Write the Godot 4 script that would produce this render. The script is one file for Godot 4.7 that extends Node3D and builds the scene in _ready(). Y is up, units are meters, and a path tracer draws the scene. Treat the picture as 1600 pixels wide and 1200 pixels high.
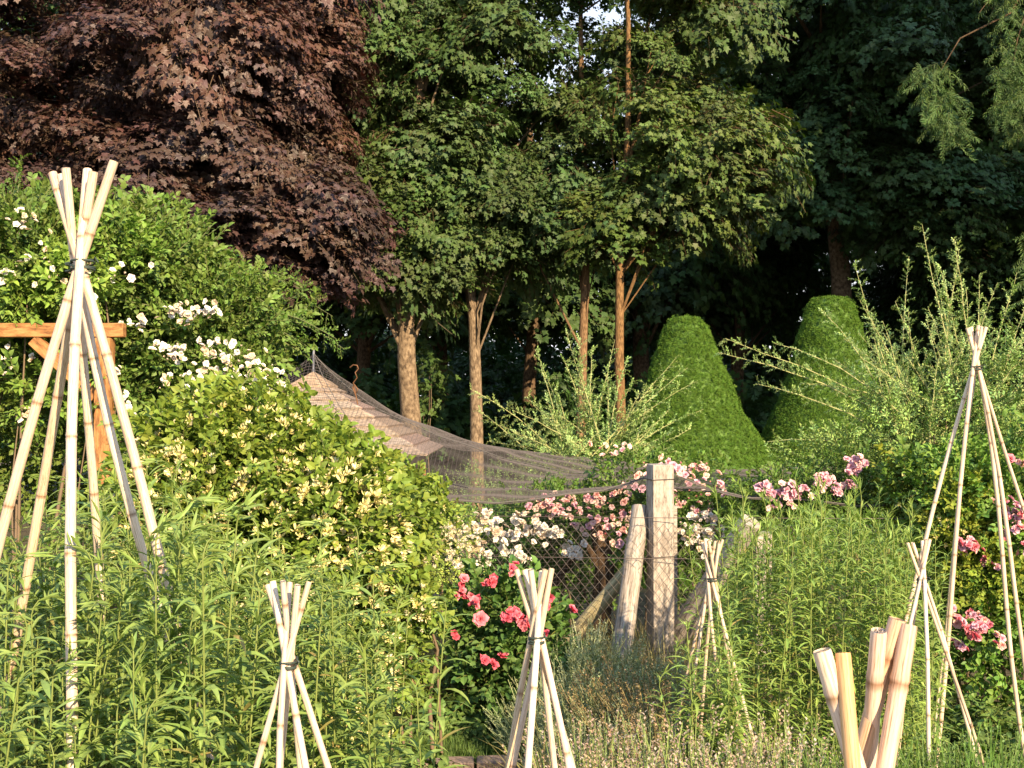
extends Node3D

const FOCAL := 1847.0      # photograph pixels
const EYE := 1.7
const TILT := 0.02165
var rng := RandomNumberGenerator.new()
var used := {}
var M := {}
var S := {}
var sun_to := Vector3(0.426, 0.423, 0.8).normalized()

# ---------------------------------------------------------------- mesh builder
class MB:
	var v := PackedVector3Array()
	var n := PackedVector3Array()
	var c := PackedColorArray()
	var u := PackedVector2Array()
	var ix := PackedInt32Array()
	var smooth := true
	func _init(s := true):
		smooth = s
	func vert(p: Vector3, nn: Vector3, col: Color, uv := Vector2.ZERO) -> int:
		v.append(p)
		n.append(nn)
		c.append(col)
		u.append(uv)
		return v.size() - 1
	func tri(a: int, b: int, d: int):
		if smooth and (v[d] - v[a]).cross(v[b] - v[a]).dot(n[a] + n[b] + n[d]) < 0.0:
			var t := b
			b = d
			d = t
		ix.append(a)
		ix.append(b)
		ix.append(d)
	func quad(a: int, b: int, d: int, e: int):
		tri(a, b, d)
		tri(a, d, e)
	func mesh() -> ArrayMesh:
		var arr := []
		arr.resize(Mesh.ARRAY_MAX)
		arr[Mesh.ARRAY_VERTEX] = v
		if smooth:
			arr[Mesh.ARRAY_NORMAL] = n
		arr[Mesh.ARRAY_COLOR] = c
		arr[Mesh.ARRAY_TEX_UV] = u
		arr[Mesh.ARRAY_INDEX] = ix
		var m := ArrayMesh.new()
		m.add_surface_from_arrays(Mesh.PRIMITIVE_TRIANGLES, arr)
		return m
	# tapered tube along a polyline; cols: one Color or one per point
	func tube(pts: Array, rad: Array, sides: int, cols, cap := true, vs := 1.0):
		var k := pts.size()
		var t0: Vector3 = (pts[1] - pts[0]).normalized()
		var x := t0.cross(Vector3(0.3, 0.1, 1)).normalized()
		var along := 0.0
		var first := v.size()
		for i in k:
			var t: Vector3 = (pts[min(i + 1, k - 1)] - pts[max(i - 1, 0)]).normalized()
			x = (x - t * x.dot(t)).normalized()
			var y := t.cross(x)
			if i > 0:
				along += pts[i].distance_to(pts[i - 1])
			var col: Color = cols[i] if cols is Array else cols
			for s in sides + 1:
				var a := TAU * s / sides
				var d := x * cos(a) + y * sin(a)
				vert(pts[i] + d * rad[i], d, col, Vector2(float(s) / sides, along * vs))
		for i in k - 1:
			for s in sides:
				var a := first + i * (sides + 1) + s
				quad(a, a + 1, a + sides + 2, a + sides + 1)
		if cap:
			for e in 2:
				var i := 0 if e == 0 else k - 1
				var t: Vector3 = (pts[0] - pts[1]).normalized() if e == 0 else (pts[k - 1] - pts[k - 2]).normalized()
				var col: Color = cols[i] if cols is Array else cols
				var mid := vert(pts[i], t, col, Vector2(0.5, along * vs * e))
				var ring := []
				for s in sides:
					var q := first + i * (sides + 1) + s
					ring.append(vert(v[q], t, col, u[q]))
				for s in sides:
					tri(mid, ring[s], ring[(s + 1) % sides])
	# box with chamfered edges
	func cbox(t: Transform3D, size: Vector3, b: float, col: Color):
		var h := size * 0.5
		var id := []
		for axis in 3:
			var row := []
			for k in 8:
				var sg := Vector3(1 if k & 1 else -1, 1 if k & 2 else -1, 1 if k & 4 else -1)
				var p := sg * (h - Vector3(b, b, b))
				p[axis] = sg[axis] * h[axis]
				var nn := Vector3.ZERO
				nn[axis] = sg[axis]
				row.append(vert(t * p, (t.basis * nn).normalized(), col, Vector2(p.x, p.y + p.z)))
			id.append(row)
		for axis in 3:
			var b1 := 1 << ((axis + 1) % 3)
			var b2 := 1 << ((axis + 2) % 3)
			for s in 2:
				var o := (1 << axis) * s
				quad(id[axis][o], id[axis][o | b1], id[axis][o | b1 | b2], id[axis][o | b2])
			var e1 := (axis + 1) % 3
			var e2 := (axis + 2) % 3
			for s in 4:
				var o := (b1 if s & 1 else 0) | (b2 if s & 2 else 0)
				var w := o | (1 << axis)
				quad(id[e1][o], id[e1][w], id[e2][w], id[e2][o])
		for k in 8:
			tri(id[0][k], id[1][k], id[2][k])
	# blade of a leaf or petal, growing along b.z, upper face b.y
	func leaf(o: Vector3, b: Basis, L: float, W: float, curl: float, fold: float, col: Color, segs := 4, power := 0.75, col2 = null):
		var pos := o
		var ang := 0.0
		var last := []
		for i in segs + 1:
			var t := float(i) / segs
			var cc: Color = col if col2 == null else col.lerp(col2, t)
			var up := b.y * cos(ang) + b.z * sin(ang)
			var row := []
			if i == 0 or i == segs:
				row = [vert(pos, up, cc)]
			else:
				var w := W * 0.5 * sin(PI * pow(t, power))
				row = [vert(pos - b.x * w + up * w * fold, up, cc), vert(pos, up, cc), vert(pos + b.x * w + up * w * fold, up, cc)]
			if i == 1:
				tri(last[0], row[0], row[1])
				tri(last[0], row[1], row[2])
			elif i == segs:
				tri(last[0], row[0], last[1])
				tri(last[1], row[0], last[2])
			elif i > 1:
				quad(last[0], row[0], row[1], last[1])
				quad(last[1], row[1], row[2], last[2])
			last = row
			pos += (b.z * cos(ang + curl * 0.5 / segs) - b.y * sin(ang + curl * 0.5 / segs)) * (L / segs)
			ang += curl / segs
	# lobed leaf
	func maple(o: Vector3, b: Basis, L: float, droop: float, col: Color):
		var half := [Vector2(0.2, -0.04), Vector2(0.5, 0.02), Vector2(0.36, 0.24), Vector2(0.66, 0.5), Vector2(0.28, 0.52), Vector2(0.17, 0.74)]
		var out := [Vector2(0, 0)]
		out.append_array(half)
		out.append(Vector2(0, 1.0))
		for i in 6:
			out.append(Vector2(-half[5 - i].x, half[5 - i].y))
		var at := func(q: Vector2) -> Vector3:
			return o + (b.x * q.x + b.z * q.y - b.y * (droop * (q.x * q.x * 0.9 + q.y * q.y * 0.5) - 0.12 * absf(q.x))) * L
		var mid := vert(at.call(Vector2(0, 0.34)), b.y, col)
		var f := v.size()
		for q in out:
			vert(at.call(q), b.y, col)
		for i in out.size():
			tri(mid, f + i, f + (i + 1) % out.size())

# ---------------------------------------------------------------- helpers
func P(px: float, py: float, d: float) -> Vector3:      # the point at that photo pixel, d metres ahead
	var x := (px - 800.0) / FOCAL
	var y := (600.0 - py) / FOCAL
	var w := Vector3(x, y * cos(TILT) + sin(TILT), y * sin(TILT) - cos(TILT))
	return Vector3(0, EYE, 0) + w * (d / -w.z)
func G(px: float, d: float, y := 0.0) -> Vector3:
	return Vector3((px - 800.0) / FOCAL * d, y, -d)
func rr(a: float, b: float) -> float:
	return rng.randf_range(a, b)
func rdir() -> Vector3:
	var z := rr(-1, 1)
	var a := rr(0, TAU)
	return Vector3(sqrt(1 - z * z) * cos(a), z, sqrt(1 - z * z) * sin(a))
func bz(fwd: Vector3, up: Vector3) -> Basis:
	var z := fwd.normalized()
	var x := up.cross(z)
	if x.length() < 0.01:
		x = Vector3(1, 0, 0.3).cross(z)
	x = x.normalized()
	return Basis(x, z.cross(x), z)
func jit(c: Color, a: float) -> Color:
	var k := 1.0 + rr(-a, a)
	return Color(c.r * k * (1.0 + rr(-a, a) * 0.5), c.g * k, c.b * k * (1.0 + rr(-a, a) * 0.6))
func numbered(nm: String) -> String:
	used[nm] = used.get(nm, -1) + 1
	return nm if used[nm] == 0 else "%s_%03d" % [nm, used[nm]]
func tag(o: Node, label: String, cat: String, group := "", kind := ""):
	if label: o.set_meta("label", label)
	if cat: o.set_meta("category", cat)
	if group: o.set_meta("group", group)
	if kind: o.set_meta("kind", kind)
func thing(nm: String, label: String, cat: String, at := Vector3.ZERO, group := "") -> Node3D:
	var o := Node3D.new()
	o.name = numbered(nm)
	add_child(o)
	o.position = at
	tag(o, label, cat, group)
	return o
func part(parent: Node, nm: String, m: Mesh, mat: Material, t := Transform3D.IDENTITY) -> MeshInstance3D:
	var o := MeshInstance3D.new()
	o.name = nm
	o.mesh = m
	o.material_override = mat
	o.transform = t
	parent.add_child(o, true)
	return o
func struct(nm: String, m: Mesh, mat: Material) -> MeshInstance3D:
	var o := part(self, nm, m, mat)
	o.set_meta("kind", "structure")
	return o
func many(parent: Node, nm: String, m: Mesh, mat: Material, ts: Array, cs: Array) -> MultiMeshInstance3D:
	var mm := MultiMesh.new()
	mm.transform_format = MultiMesh.TRANSFORM_3D
	mm.use_colors = true
	mm.mesh = m
	mm.instance_count = ts.size()
	for i in ts.size():
		mm.set_instance_transform(i, ts[i])
		mm.set_instance_color(i, cs[i])
	var o := MultiMeshInstance3D.new()
	o.name = nm
	o.multimesh = mm
	o.material_override = mat
	o.set_meta("kind", "stuff")
	parent.add_child(o, true)
	return o
func noise(seed_: int, freq := 1.0, oct := 4) -> FastNoiseLite:
	var f := FastNoiseLite.new()
	f.seed = seed_
	f.frequency = freq
	f.fractal_octaves = oct
	return f
# two-colour streaky texture; sx, sy: cells across and along; ramp of linear colours
func tex(w: int, h: int, sx: float, sy: float, ramp: Array, seed_: int, fine := 0.25) -> ImageTexture:
	var f := noise(seed_, 1.0, 5)
	var g := noise(seed_ + 7, 1.0, 3)
	var im := Image.create(w, h, false, Image.FORMAT_RGB8)
	for y in h:
		for x in w:
			var a := TAU * x / w       # wraps round in x, mirrored in y
			var yy := absf(2.0 * y / h - 1.0) * sy
			var q := 0.5 + 0.75 * f.get_noise_3d(cos(a) * sx / TAU, sin(a) * sx / TAU, yy)
			q += fine * g.get_noise_3d(cos(a) * sx, sin(a) * sx, yy * 5.0)
			q = clampf(q, 0.0, 0.999) * (ramp.size() - 1)
			var i := int(q)
			var c: Color = ramp[i].lerp(ramp[i + 1], q - i)
			im.set_pixel(x, y, c.linear_to_srgb())
	im.generate_mipmaps()
	return ImageTexture.create_from_image(im)
func turned(t: ImageTexture) -> ImageTexture:
	var im: Image = t.get_image().duplicate()
	im.rotate_90(CLOCKWISE)
	return ImageTexture.create_from_image(im)
func leafmat(rough := 0.55, back := Color(0.55, 0.62, 0.22), spec := 0.4) -> StandardMaterial3D:
	var m := StandardMaterial3D.new()
	m.vertex_color_use_as_albedo = true
	m.roughness = rough
	m.metallic_specular = spec
	m.cull_mode = BaseMaterial3D.CULL_DISABLED
	m.backlight_enabled = true
	m.backlight = back
	return m
func surf(t: Texture2D, rough: float, vc := false, tri_scale := 0.0, relief := 0.0, world := false) -> StandardMaterial3D:
	var m := StandardMaterial3D.new()
	m.albedo_texture = t
	m.roughness = rough
	m.metallic_specular = 0.3
	m.vertex_color_use_as_albedo = vc
	if tri_scale > 0.0:
		m.uv1_triplanar = true
		m.uv1_world_triplanar = world
		m.uv1_scale = Vector3.ONE * tri_scale
	if relief > 0.0:
		m.heightmap_enabled = true
		m.heightmap_texture = t
		m.heightmap_scale = relief
	return m

# ---------------------------------------------------------------- materials and small shared meshes
func make_materials():
	var bark := tex(256, 512, 14, 9, [Color(0.05, 0.037, 0.026), Color(0.14, 0.1, 0.065), Color(0.23, 0.17, 0.11), Color(0.31, 0.24, 0.16)], 3)
	M.bark = surf(bark, 0.9, true, 0.0, 1.6)
	M.bark.uv1_scale = Vector3(1, 0.5, 1)
	M.twig = StandardMaterial3D.new()
	M.twig.vertex_color_use_as_albedo = true
	M.twig.roughness = 0.8
	var streak := tex(128, 512, 22, 3, [Color(0.42, 0.33, 0.26), Color(0.8, 0.74, 0.67), Color(0.95, 0.92, 0.88), Color(1, 0.99, 0.97)], 5, 0.6)
	M.cane = surf(streak, 0.5, true, 0.0, 0.05)
	M.cane.metallic_specular = 0.5
	M.cane.uv1_scale = Vector3(1, 1.2, 1)
	var wood := tex(256, 512, 26, 2.6, [Color(0.11, 0.09, 0.075), Color(0.27, 0.23, 0.19), Color(0.4, 0.35, 0.3), Color(0.48, 0.43, 0.38)], 11, 0.45)
	M.pole = surf(wood, 0.85, true, 0.0, 0.4)
	M.pole.uv1_scale = Vector3(1, 0.8, 1)
	M.post = surf(wood, 0.85, true, 1.6, 0.4)
	M.plank = surf(turned(wood), 0.85, true, 2.2, 0.4)
	var orange := tex(256, 512, 22, 2.4, [Color(0.1, 0.045, 0.02), Color(0.25, 0.115, 0.042), Color(0.38, 0.19, 0.07), Color(0.46, 0.25, 0.1)], 17, 0.3)
	M.stained = surf(turned(orange), 0.7, true, 1.8, 0.3)
	M.stained_up = surf(orange, 0.7, true, 1.8, 0.3)
	var soil := tex(512, 512, 30, 15, [Color(0.03, 0.024, 0.016), Color(0.075, 0.06, 0.035), Color(0.12, 0.1, 0.055), Color(0.1, 0.12, 0.045)], 23)
	M.soil = surf(soil, 0.95, false, 0.45, 3.0, true)
	var lawn := tex(512, 512, 40, 20, [Color(0.03, 0.06, 0.014), Color(0.07, 0.13, 0.028), Color(0.13, 0.19, 0.05)], 29)
	M.lawn = surf(lawn, 0.9, false, 0.8, 1.5, true)
	var stone := tex(256, 256, 16, 16, [Color(0.16, 0.15, 0.14), Color(0.3, 0.29, 0.27), Color(0.42, 0.4, 0.38)], 31)
	M.stone = surf(stone, 0.9, true, 3.0, 0.6)
	M.leaf = leafmat()
	M.needle = leafmat(0.7, Color(0.25, 0.3, 0.1), 0.25)
	M.copper = leafmat(0.5, Color(0.5, 0.2, 0.14), 0.45)
	M.petal = leafmat(0.6, Color(0.5, 0.46, 0.44), 0.25)
	M.stem = leafmat(0.6, Color(0.2, 0.24, 0.1), 0.3)
	M.wire = StandardMaterial3D.new()
	M.wire.vertex_color_use_as_albedo = true
	M.wire.roughness = 0.55
	M.wire.metallic = 0.5
	M.net = StandardMaterial3D.new()
	M.net.albedo_color = Color(0.075, 0.064, 0.06).linear_to_srgb()
	M.net.roughness = 0.7
	M.tie = StandardMaterial3D.new()
	M.tie.albedo_color = Color(0.03, 0.045, 0.035).linear_to_srgb()
	M.tie.roughness = 0.6

func maple_spray(nl: int, L: float, col: Color, seed_: int) -> ArrayMesh:
	rng.seed = seed_
	var mb := MB.new(false)
	for i in nl:
		var t := float(i) / (nl - 1)
		var side := -1.0 if i % 2 else 1.0
		var fwd := Vector3(side * rr(0.5, 1.1) * (1.15 - t), rr(-0.75, 0.05), 0.45 + t * 0.6)
		var up := Vector3(rr(-0.4, 0.4), 1.0, rr(-0.1, 0.6))
		mb.maple(Vector3(side * 0.03, rr(-0.05, 0.05), t * L * 2.4), bz(fwd, up), L * rr(0.75, 1.15), rr(0.25, 0.6), jit(col, 0.22))
	mb.tube([Vector3(0, 0, -0.1), Vector3(0, 0.01, L * 2.4)], [0.004, 0.002], 3, Color(col.r * 1.2, col.g * 0.7, col.b), false)
	return mb.mesh()
# one leafy clump of a crown, about a metre across, outward along +z
func leaf_clump(n: int, nl: int, L: float, R: float, col: Color, seed_: int) -> ArrayMesh:
	rng.seed = seed_
	var mb := MB.new(false)
	for j in n:
		var dd := rdir()
		if dd.y < -0.25:
			dd.y = -dd.y * 0.6
		var k := 0.35 + 0.65 * sqrt(rng.randf())
		var o := Vector3(dd.x, dd.y * 0.62 - 0.25 * (dd.x * dd.x + dd.z * dd.z) * k, dd.z) * R * k
		var way := dd * 0.8 + Vector3(rr(-0.5, 0.5), rr(-0.9, -0.1), 0.5 + rr(-0.4, 0.4))
		var fb := bz(way, Vector3(rr(-0.4, 0.4), 0.9, rr(-0.4, 0.4)) + dd * 0.5)
		var tone := jit(col, 0.14)
		for i in nl:
			var t := float(i) / (nl - 1)
			var side := -1.0 if i % 2 else 1.0
			var fwd := fb * Vector3(side * rr(0.4, 1.2) * (1.15 - t), rr(-0.9, 0.1), 0.45 + t * 0.6)
			var up := fb * Vector3(rr(-0.6, 0.6), 0.9, rr(-0.2, 0.9)) + Vector3(0, 0.2, 0.25)
			mb.maple(o + fb * Vector3(side * 0.03, rr(-0.05, 0.05), t * L * 2.3), bz(fwd, up), L * rr(0.7, 1.2), rr(0.2, 0.7), jit(tone, 0.2))
		mb.tube([o - fb.z * 0.12, o + fb.z * L * 2.3], [0.004, 0.002], 3, Color(0.1, 0.07, 0.04), false)
	return mb.mesh()
# sprig of small leaves along a twig; compound or simple
func sprig(nl: int, len_: float, L: float, W: float, col: Color, seed_: int, pitch := 0.3, curl := 0.5, segs := 3, stemc := Color(0.12, 0.14, 0.05), vary := 0.25) -> ArrayMesh:
	rng.seed = seed_
	var mb := MB.new(false)
	for i in nl:
		var t := (i + 0.5) / nl
		var a := i * 2.4 + rr(-0.4, 0.4)
		var fwd := Vector3(cos(a), 0.55 * sin(a) + pitch, 0.35 + t * 0.8)
		var up := Vector3(-cos(a) * 0.3 + rr(-0.3, 0.3), 1.0, -0.2 + rr(-0.4, 0.4))
		mb.leaf(Vector3(0, 0, t * len_), bz(fwd, up), L * rr(0.7, 1.15), W * rr(0.8, 1.15), curl + rr(-0.3, 0.3), 0.3, jit(col, vary), segs)
	mb.tube([Vector3.ZERO, Vector3(0, 0.004, len_)], [0.0018, 0.0009], 3, stemc, false)
	return mb.mesh()
func bloom(R: float, rings: Array, seed_: int, cin: Color, cout: Color, centre = null) -> ArrayMesh:      # face along +y; rings: [petals, lift, size]
	rng.seed = seed_
	var mb := MB.new(false)
	for r in rings:
		var off := rr(0, TAU)
		for i in r[0]:
			var a: float = off + TAU * i / r[0] + rr(-0.15, 0.15)
			var out := Vector3(cos(a), 0, sin(a))
			var lift: float = r[1] + rr(-0.12, 0.12)
			var fwd := out * cos(lift) + Vector3.UP * sin(lift)
			var up := Vector3.UP * cos(lift) - out * sin(lift)
			mb.leaf(out * R * 0.04, bz(fwd, up), R * r[2] * rr(0.85, 1.1), R * r[2] * 1.0, rr(-0.5, 0.4), 0.35, jit(cin, 0.08), 3, 1.25, jit(cout, 0.08))
	if centre != null:
		for i in 7:
			var a := i * 2.4
			mb.leaf(Vector3(0, R * 0.05, 0), bz(Vector3(cos(a) * 0.4, 1, sin(a) * 0.4), Vector3(cos(a), 0.1, sin(a))), R * 0.3, R * 0.1, 0.3, 0.1, centre, 3)
	return mb.mesh()
func honey_whorl(seed_: int, yellow: float) -> ArrayMesh:
	rng.seed = seed_
	var mb := MB.new(false)
	for i in 9:
		var a := i * 2.4 + rr(-0.3, 0.3)
		var up := rr(0.3, 1.2)
		var fwd := Vector3(cos(a), up, sin(a))
		var c1 := Color(0.66, 0.56, 0.14) if rng.randf() < yellow else Color(0.76, 0.71, 0.5)
		mb.leaf(Vector3(0, 0, 0), bz(fwd, Vector3(cos(a), -0.6, sin(a))), rr(0.026, 0.044), 0.012, rr(0.2, 1.1), 0.4, c1, 4, 1.4, c1.lerp(Color(0.8, 0.75, 0.52), 0.6))
	return mb.mesh()
func lavender_sprig(seed_: int, h: float, headc: Color, leafc: Color, head: float) -> ArrayMesh:
	rng.seed = seed_
	var mb := MB.new(false)
	for k in 5:
		var tilt := Vector3(rr(-0.25, 0.25), 1, rr(-0.25, 0.25)).normalized()
		var hh := h * rr(0.75, 1.1)
		var o := Vector3(rr(-0.03, 0.03), 0, rr(-0.03, 0.03))
		mb.tube([o, o + tilt * hh * 0.6, o + tilt * hh + Vector3(0, 0, rr(-0.02, 0.02))], [0.0018, 0.0015, 0.0012], 3, leafc, false)
		for i in 9:
			var a := i * 2.4
			mb.leaf(o + tilt * hh * (0.05 + 0.06 * i), bz(Vector3(cos(a), rr(0.6, 1.4), sin(a)), Vector3(-cos(a), 0.5, -sin(a))), rr(0.03, 0.05), 0.005, 0.4, 0.2, jit(leafc, 0.2), 3)
		for i in int(9 * head):
			var a := i * 2.4
			mb.leaf(o + tilt * (hh - 0.045 + 0.006 * i), bz(Vector3(cos(a), 0.9, sin(a)), Vector3(-cos(a), 0.6, -sin(a))), 0.011, 0.007, 0.2, 0.3, jit(headc, 0.25), 3)
	return mb.mesh()
func grass_tuft(seed_: int, nb: int, h: float, w: float, spread: float, col: Color, tip: Color) -> ArrayMesh:
	rng.seed = seed_
	var mb := MB.new(false)
	for i in nb:
		var a := rr(0, TAU)
		var lean := rr(0.05, spread)
		mb.leaf(Vector3(rr(-0.02, 0.02), 0, rr(-0.02, 0.02)), bz(Vector3(cos(a) * lean, 1, sin(a) * lean), Vector3(-cos(a), lean, -sin(a))), h * rr(0.55, 1.1), w * rr(0.7, 1.2), rr(0.1, 0.9), 0.25, jit(col, 0.2), 4, 0.55, jit(tip, 0.2))
	return mb.mesh()
func needle_tuft(seed_: int, col: Color) -> ArrayMesh:
	rng.seed = seed_
	var mb := MB.new(false)
	for i in 12:
		var a := rr(0, TAU)
		var k := rr(0.2, 1.1)
		mb.leaf(Vector3(rr(-0.012, 0.012), 0, rr(-0.012, 0.012)), bz(Vector3(cos(a) * k, 1, sin(a) * k), Vector3(-cos(a), k, -sin(a))), rr(0.022, 0.042), 0.007, 0.3, 0.2, jit(col, 0.25), 3, 0.6)
	return mb.mesh()

func make_shared():
	var green := Color(0.068, 0.112, 0.034)
	S.maple = maple_spray(8, 0.115, green, 41)
	S.green_clumps = []
	S.copper_clumps = []
	S.far_clumps = []
	for k in 4:
		S.green_clumps.append(leaf_clump(88, 8, 0.064, 0.54, green, 410 + k))
		S.copper_clumps.append(leaf_clump(84, 8, 0.066, 0.52, Color(0.078, 0.045, 0.036), 420 + k))
		S.far_clumps.append(leaf_clump(80, 8, 0.085, 0.8, green, 430 + k))
	S.rose_leaf = sprig(11, 0.13, 0.034, 0.02, Color(0.12, 0.2, 0.045), 44)
	S.dark_rose_leaf = sprig(9, 0.12, 0.045, 0.028, Color(0.05, 0.105, 0.03), 45)
	S.honey_leaf = sprig(10, 0.13, 0.042, 0.028, Color(0.17, 0.25, 0.035), 46)
	S.silver = sprig(12, 0.075, 0.026, 0.011, Color(0.3, 0.41, 0.15), 47, 0.35, 0.8)
	S.silver2 = sprig(12, 0.1, 0.024, 0.0095, Color(0.23, 0.34, 0.11), 48, 0.2, 0.8)
	S.needles = needle_tuft(49, Color(0.078, 0.15, 0.02))
	S.larch = sprig(34, 0.3, 0.075, 0.011, Color(0.075, 0.135, 0.04), 50, -0.3, 0.9, 3)
	var dbl := [[6, 0.15, 1.0], [6, 0.5, 0.85], [5, 0.85, 0.68], [4, 1.15, 0.5]]
	var semi := [[6, 0.25, 1.0], [5, 0.7, 0.75]]
	S.pink = [bloom(0.036, dbl, 51, Color(0.5, 0.05, 0.1), Color(0.68, 0.15, 0.21)), bloom(0.034, dbl, 52, Color(0.58, 0.1, 0.15), Color(0.74, 0.28, 0.33)), bloom(0.028, semi, 53, Color(0.5, 0.04, 0.08), Color(0.66, 0.14, 0.18))]
	S.pale = [bloom(0.03, dbl, 54, Color(0.72, 0.3, 0.28), Color(0.82, 0.55, 0.5)), bloom(0.026, semi, 55, Color(0.74, 0.38, 0.36), Color(0.82, 0.62, 0.58)), bloom(0.03, dbl, 56, Color(0.62, 0.26, 0.36), Color(0.75, 0.48, 0.55))]
	S.white = [bloom(0.024, semi, 57, Color(0.8, 0.74, 0.6), Color(0.84, 0.82, 0.78), Color(0.55, 0.35, 0.06)), bloom(0.021, dbl, 58, Color(0.78, 0.7, 0.58), Color(0.84, 0.82, 0.78)), bloom(0.018, semi, 59, Color(0.78, 0.66, 0.52), Color(0.82, 0.76, 0.7))]
	var bud := [[5, 1.15, 0.75], [4, 1.4, 0.6]]
	S.pink.append(bloom(0.026, bud, 81, Color(0.6, 0.06, 0.08), Color(0.7, 0.18, 0.2)))
	S.pale.append(bloom(0.022, bud, 82, Color(0.66, 0.24, 0.26), Color(0.76, 0.4, 0.4)))
	S.pale.append(bloom(0.028, semi, 83, Color(0.62, 0.42, 0.34), Color(0.72, 0.56, 0.46)))
	S.white.append(bloom(0.017, bud, 84, Color(0.76, 0.62, 0.5), Color(0.8, 0.72, 0.62)))
	S.white.append(bloom(0.022, semi, 85, Color(0.6, 0.48, 0.34), Color(0.68, 0.56, 0.42)))
	S.honey = [honey_whorl(60, 0.3), honey_whorl(61, 0.6), honey_whorl(62, 0.9)]
	S.lavender = lavender_sprig(63, 0.34, Color(0.27, 0.21, 0.21), Color(0.17, 0.23, 0.1), 1.0)
	S.dry = lavender_sprig(64, 0.38, Color(0.3, 0.24, 0.13), Color(0.22, 0.2, 0.1), 1.0)
	S.hyssop = lavender_sprig(65, 0.4, Color(0.16, 0.22, 0.07), Color(0.1, 0.19, 0.035), 0.5)
	S.santolina = lavender_sprig(66, 0.22, Color(0.3, 0.34, 0.25), Color(0.27, 0.32, 0.22), 0.6)
	S.tuft = grass_tuft(67, 14, 0.09, 0.006, 0.9, Color(0.1, 0.165, 0.038), Color(0.1, 0.165, 0.038))
	S.straw = grass_tuft(68, 12, 0.42, 0.006, 0.7, Color(0.28, 0.24, 0.11), Color(0.28, 0.24, 0.11))
	S.weed = sprig(9, 0.1, 0.05, 0.026, Color(0.11, 0.18, 0.04), 69, 0.2, 0.6)

# ---------------------------------------------------------------- builders
func wigwam(label: String, tie: Vector3, feet: Array, ext: Array, cr: float, ring: float, seed_: int, sides := 10, tied := true, tones := []):
	rng.seed = seed_
	var t := thing("cane_wigwam", label, "plant support", Vector3(tie.x, 0, tie.z), "bamboo cane wigwams in the garden")
	var h := tie.y
	var at_tie := []
	for i in feet.size():
		var foot := Vector3.ZERO
		var way := Vector3.UP
		var L := 0.0
		if feet[i] is Array:         # measured: top pixel, lower pixel, how far the foot stands forward, shift in depth
			var m: Array = feet[i]
			var D: float = -tie.z - m[5]
			var hi := P(m[0], m[1], D + m[4] * 0.12)
			var lo := P(m[2], m[3], D)
			for k in 3:
				lo = P(m[2], m[3], D - m[4] * (h - lo.y) / h)
				hi = P(m[0], m[1], D + m[4] * (hi.y - h) / h)
			way = (hi - lo).normalized()
			foot = lo - way * ((lo.y + 0.02) / way.y)
			L = hi.distance_to(foot)
			foot -= t.position
		else:
			var f: Vector2 = feet[i]
			foot = Vector3(f.x, -0.02, f.y)
			var dir := f.normalized()
			var at := Vector3(-dir.y * ring, h, dir.x * ring)
			way = (at - foot).normalized()
			L = at.distance_to(foot) + ext[i % ext.size()]
		var r := cr * rr(0.88, 1.1)
		var base := Color(0.64, 0.5, 0.38).lerp(Color(0.76, 0.67, 0.57), rng.randf())
		if i < tones.size():
			base = tones[i]
		var pts := []
		var rad := []
		var cols := []
		var y := 0.0
		var bow := Vector3(rr(-1, 1), 0, rr(-1, 1)) * 0.009
		var put := func(yy: float, k: float, c: Color):
			var q: float = yy / L
			pts.append(Vector3(0, yy, 0) + bow * sin(q * PI * 2.0) * L)
			rad.append(r * k * (1.08 - 0.16 * q))
			cols.append(c)
		var tone := jit(base, 0.1)
		put.call(0.0, 1.0, tone)
		y = rr(0.05, 0.2)
		while y < L - 0.015:
			var dark := Color(base.r * 0.42, base.g * 0.33, base.b * 0.25)
			put.call(y - 0.009, 1.0, tone)
			put.call(y - 0.004, 1.1, tone.lerp(dark, 0.6))
			put.call(y, 1.02, dark)
			put.call(y + 0.004, 1.12, tone.lerp(dark, 0.35))
			tone = jit(base, 0.1)
			put.call(y + 0.012, 1.0, tone)
			y += rr(0.16, 0.29)
		put.call(L - 0.003, 0.99, tone)
		put.call(L, 0.93, jit(base, 0.1))
		# the cut end is hollow
		put.call(L - 0.001, 0.66, base)
		put.call(L - 0.03, 0.6, base)
		var mb := MB.new()
		mb.tube(pts, rad, sides, cols, true)
		var b := Basis(Quaternion(Vector3.UP, way)) * Basis(Vector3.UP, rr(0, TAU))
		part(t, "cane", mb.mesh(), M.cane, Transform3D(b, foot))
		at_tie.append(foot + way * ((h - foot.y) / way.y))
	if tied:
		var mid := Vector3.ZERO
		for q in at_tie:
			mid += q / at_tie.size()
		var mt := MB.new()
		var pts := []
		var rad := []
		for i in 73:
			var a := TAU * i / 24.0
			var w := Vector3(cos(a), 0, sin(a))
			var k := 0.0
			for q in at_tie:
				k = maxf(k, (q - mid).dot(w))
			pts.append(mid + w * (k + cr * 1.12) + Vector3(0, (i / 72.0 - 0.5) * cr * 2.4 + sin(a * 1.5) * cr * 0.3, 0))
			rad.append(0.0016 + cr * 0.1)
		for q in [Vector3(0.4, 0.3, 0.9), Vector3(1.0, -0.5, 0.9)]:
			pts.append(pts[72] + q * cr * 1.3)
			rad.append(0.002)
		mt.tube(pts, rad, 6, Color.WHITE)
		part(t, "tie", mt.mesh(), M.tie)

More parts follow.
